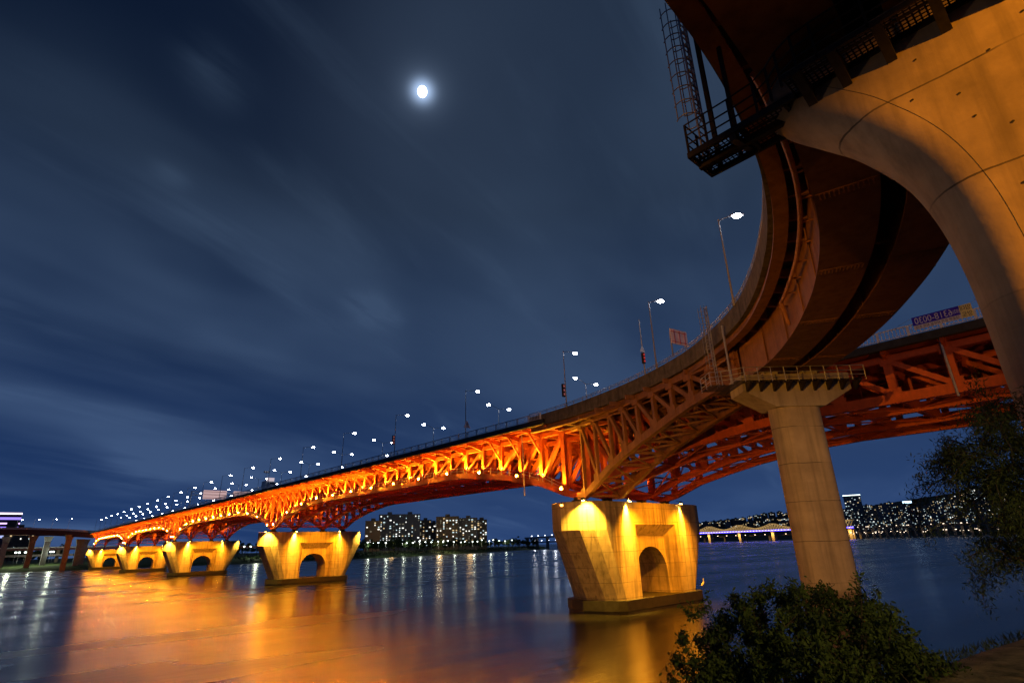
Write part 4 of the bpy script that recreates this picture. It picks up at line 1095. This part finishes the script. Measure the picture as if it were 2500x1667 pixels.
# low road bridge lit white on the middle far shore
lb_ = thing('low_lit_bridge', 'low two level road bridge lit white, left of the nearest pier on the far shore', 'bridge', (0, 0, 0))
a = bearing(1212, 1240, 1150); b = bearing(1310, 1240, 1000); lb_.location = (a.x, a.y, 0)
m = MB(); m.bar((a.x, a.y, 21), (b.x, b.y, 21), 14, 2.6); m.build('deck', pmat('lit_deck', (.4, .42, .48)), lb_)
m = MB(); m.bar((a.x, a.y, 12.5), (b.x, b.y, 12.5), 12, 2.0); m.build('lower_deck', pmat('lit_deck_low', (.35, .36, .42)), lb_)
for k in range(5):
    q = a.lerp(b, k/4); m = MB(); m.bar((q.x, q.y, -1), (q.x, q.y, 19.8), 5, 3); m.build('pillar', CONC3, lb_)
    light('low_bridge_lamp', 'POINT', (q.x+3, q.y-16, 30), 9000, (.85, .9, 1), 1)
m = MB()
for k in range(12): q = a.lerp(b, (k+.5)/12); m.ell((q.x, q.y-7.5, 15.4 if k % 2 else 24.2), (1.6, 1.0, .8), 6, 4)
m.build('light_row', emat('low_bridge_glow', (.8, .85, 1), 6, False), lb_)

# park lamps and trees on the far bank
_pl = None
def park_or_fill_lamp(pos, label, group, H=8, glass=None):
    global _pl
    t = thing('park_or_fill_lamp', label, 'park lamp', pos, 0, group)
    if _pl is None:
        m = MB(); m.tube([(0, 0, 0), (0, 0, H)], .12, 6); a_ = m.build('pole', POLE, t, local=True); m = MB(); m.ell((0, 0, H+.35), (.8, .8, .6), 8, 5); b_ = m.build('lamp_glass', emat('park_lamp_glass', (.86, 1, .92), 7, False), t, local=True); _pl = (a_, b_)
    else: inst(_pl[0], t); inst(_pl[1], t)
    return t
r3 = random.Random(11)
for i in range(26):
    px = 845+i*13.2+r3.uniform(-3, 3); dist = 640+max(0, px-930)*.62+r3.uniform(0, 90)
    p = bearing(px, 1240, dist); park_or_fill_lamp((p.x, p.y, 6+r3.uniform(0, 2)), 'small white park lamp on the middle far bank below the apartment blocks', 'park lamps on the middle far bank', 8)
    if i % 3 == 0: light('park_light', 'POINT', (p.x, p.y-3, 13), 2200, (.9, 1, .8), 1)
for i, px in enumerate((38, 46, 60, 118, 124, 560, 575, 596)):
    p = bearing(px, 1262, 640 if px < 200 else 600); park_or_fill_lamp((p.x, p.y, 6), 'small park lamp on the grassy bank under the dark viaduct' if px < 200 else 'small park lamp on the bank seen between two bridge piers', 'park lamps on the left bank' if px < 200 else 'park lamps between the piers')
for px in (30, 75, 125, 590): 
    p = bearing(px, 1262, 612); light('park_light', 'POINT', (p.x, p.y-2, 14), 5000, (.9, 1, .7), 1)
def leaf_mesh(name, pts, size, mat, seed, aspect=.5, droop=0.0, parent=None):
    r_ = random.Random(seed); vs = []; fs = []
    for p in pts:
        a = Vector((r_.gauss(0, 1), r_.gauss(0, 1), r_.gauss(0, 1)-droop)).normalized(); b = a.cross(Vector((r_.gauss(0, 1), r_.gauss(0, 1), r_.gauss(0, 1)))).normalized()
        s_ = size*r_.uniform(.6, 1.3); o = len(vs); p = Vector(p)
        vs += [p-a*s_, p+b*s_*aspect, p+a*s_, p-b*s_*aspect]; fs.append((o, o+1, o+2, o+3))
    mb = MB(); mb.v = [tuple(v) for v in vs]; mb.f = fs; mb.m = [0]*len(fs)
    return mb.build(name, mat, parent)
def leafmat(name, c1, c2, sc):
    m = pmat(name, c1, .7, col2=c2, scale=sc, var=.3, spec=.25); return m
LEAF = leafmat('bush_leaf', (.075, .115, .022), (.025, .04, .010), 2.2); LEAFW = leafmat('willow_leaf', (.07, .10, .026), (.022, .03, .012), 2.2); LEAFB = leafmat('bank_tree_leaf', (.045, .075, .022), (.02, .03, .012), .2)
# three bank tree shapes copied along the shore
btree = []
for v in range(3):
    r_ = random.Random(60+v); pts = []
    for c in range(16):
        cx, cy, cz = r_.gauss(0, 2.2), r_.gauss(0, 2.2), 6.2+r_.gauss(0, 1.7); rad = r_.uniform(1.0, 2.0)
        for k in range(26):
            d_ = Vector((r_.gauss(0, 1), r_.gauss(0, 1), r_.gauss(0, 1))).normalized()*rad*r_.uniform(.6, 1); pts.append((cx+d_.x, cy+d_.y, cz+d_.z*.8))
    btree.append(pts)
tree_src = []
GTREE = 'bushy trees along the middle far bank'
for i in range(44):
    px = 820+i*9.6+r3.uniform(-3, 3); dist = 680+max(0, px-930)*.66+r3.uniform(-20, 110); p = bearing(px, 1240, dist); v = i % 3
    t = thing('bank_tree', 'dark bushy tree in the row below the apartment blocks on the far bank', 'tree', (p.x, p.y, 5.5), r3.uniform(0, 6), GTREE); sc_ = r3.uniform(.9, 1.5); t.scale = (sc_, sc_, sc_)
    if i < 3:
        t.scale = (1, 1, 1); t.rotation_euler = (0, 0, 0)
        cr_ = leaf_mesh('crown', [Vector(q)+wloc(t) for q in btree[v]], .75, LEAFB, i, .7, 0, t)
        m = MB(); m.tube([(0, 0, -1), (0, 0, 3), (.2, 0, 6)], [.32, .25, .1], 6); tr_ = m.build('trunk', BARK, t, local=True); tree_src.append((cr_, tr_)); t.scale = (sc_, sc_, sc_)
    else: inst(tree_src[v][0], t); inst(tree_src[v][1], t)
for i in range(14):
    px = (-10+i*18) if i < 9 else 548+(i-9)*22; dist = 720 if i < 9 else 690; p = bearing(px, 1250, dist+r3.uniform(-30, 40)); v = i % 3
    t = thing('bank_tree', 'dark tree on the left far bank behind the elevated road' if i < 9 else 'dark tree on the bank between the second and third bridge piers', 'tree', (p.x, p.y, 5.5), r3.uniform(0, 6), 'trees behind the elevated road' if i < 9 else 'trees between the piers'); sc_ = r3.uniform(1.0, 1.6); t.scale = (sc_, sc_, sc_)
    inst(tree_src[v][0], t); inst(tree_src[v][1], t)
# reeds along the middle bank as one ground cover
pts = []
for i in range(2600):
    k = r3.randrange(6, 13); a, b = Vector(SHORE[k]), Vector(SHORE[k+1]); q = a.lerp(b, r3.random()); n_ = (b-a).normalized(); n_ = Vector((-n_.y, n_.x)); o_ = r3.uniform(2, 34); q = q+n_*o_
    pts.append((q.x, q.y, .6+o_*.11+r3.uniform(0, 1.8)))
tag(leaf_mesh('reeds', pts, 1.5, LEAFB, 5, .5), 'dark reeds and shrubs covering the far bank', 'reeds', kind='stuff')

# ------------------------------------------------------------------ foreground bush and willow
bu = thing('bush', 'large round dark green bush filling the lower right foreground', 'bush', (9.6, 4.1, 5.2))
r4 = random.Random(4); BC = Vector((9.7, 4.0, 5.6)); BR = Vector((2.1, 2.1, 2.65))
pts = []; stems = MB(); base = BC+Vector((0, 0, -2.0))
for k in range(1000):
    t = r4.uniform(0, 2*math.pi); z = r4.uniform(-.1, 1.0); q = (1-abs(z)**2.5)**(1/2.5)
    f_ = r4.uniform(.74, .97)*(1+.05*math.sin(3*t+2)+.05*math.sin(5*t+z*4)+.04*math.sin(9*t+1)) if k % 5 else r4.uniform(.4, .75)
    c = BC+Vector((BR.x*q*math.cos(t)*f_, BR.y*q*math.sin(t)*f_, BR.z*z*f_)); rad = r4.uniform(.14, .30)
    out = (c-BC).normalized()
    if k % 6 == 0: stems.tube([base, base.lerp(c, .5)+Vector((0, 0, .2)), c], [.03, .018, .006], 4, cap=False)
    for j_ in range(7):
        d_ = (out*.9+Vector((r4.gauss(0, .8), r4.gauss(0, .8), r4.gauss(0, .8)+.25))).normalized(); tip = c+d_*rad*r4.uniform(.5, 1.25)
        if j_ < 3: stems.tube([c, tip], [.006, .003], 3, cap=False)
        for j in range(15):
            u = r4.random()**.6; p = c.lerp(tip, u); pts.append(p+Vector((r4.gauss(0, 1), r4.gauss(0, 1), r4.gauss(0, 1)))*.04)
leaf_mesh('foliage', pts, .04, LEAF, 9, .4, 0, bu); stems.build('stems', BARK, bu)
wl = thing('willow_tree', 'wispy willow with drooping branches at the right picture edge, before the near column', 'tree', (13.5, .55, 7))
r5 = random.Random(8); br = MB(); pts = []
root = Vector((12.9, .3, 7)); 
br.tube([root, root+Vector((-.05, .15, 1.2)), root+Vector((-.1, .35, 2.4)), root+Vector((-.2, .6, 3.6))], [.10, .085, .06, .03], 8)
def branch(a, d_, L, depth):
    p = a; path = [a]; n = 6
    for k in range(n):
        d_ = (d_+Vector((r5.gauss(0, .14), r5.gauss(0, .14), r5.gauss(0, .12)-.07*k*(depth > 0)))).normalized(); p = p+d_*(L/n); path.append(p)
        if depth < 2 and k > 0 and r5.random() < .9: branch(p, (d_+Vector((r5.gauss(0, .6), r5.gauss(0, .6), r5.gauss(0, .4)))).normalized(), L*r5.uniform(.4, .65), depth+1)
        if depth >= 1:
            for j in range(15 if depth == 2 else 8): pts.append(p+Vector((r5.gauss(0, 1)*.9, r5.gauss(0, 1)*.9, r5.gauss(0, 1)*1.3-.5))*.085)
    br.tube(path, [.032*(.55**depth)*(1-k/(n+1.5)) for k in range(n+1)], 5, cap=False)
for k in range(17):
    h = .9+k*.14; a = root+Vector((-.1, .3*h/2, h)); branch(a, Vector((r5.gauss(-.15, .5), r5.uniform(.2, 1.0), r5.uniform(.0, .8))).normalized(), r5.uniform(1.0, 1.7), 0)
br.build('branches', BARK, wl); leaf_mesh('foliage', pts, .045, LEAFW, 3, .2, 1.0, wl)
# rough grass along the crest of the near bank
pts = MB(); r6 = random.Random(12); vs = []; fs = []
for i in range(2600):
    x = r6.uniform(9, 16.5); y = 2.75-.17*(x-10)+r6.uniform(-1.15, .55)+(.0)
    if y > 2.9: continue
    b = Vector((x, y, 7.1)); h = r6.uniform(.03, .13); a = r6.uniform(0, 6.28); o = len(vs); w_ = Vector((math.cos(a), math.sin(a), 0))*.012
    vs += [b-w_, b+w_, b+Vector((r6.gauss(0, .06), r6.gauss(0, .06), h))]; fs.append((o, o+1, o+2))
pts.v = [tuple(v) for v in vs]; pts.f = fs; pts.m = [0]*len(fs); tag(pts.build('rough_grass', LEAFW), 'rough dark grass tufts along the crest of the near bank', 'grass', kind='stuff')
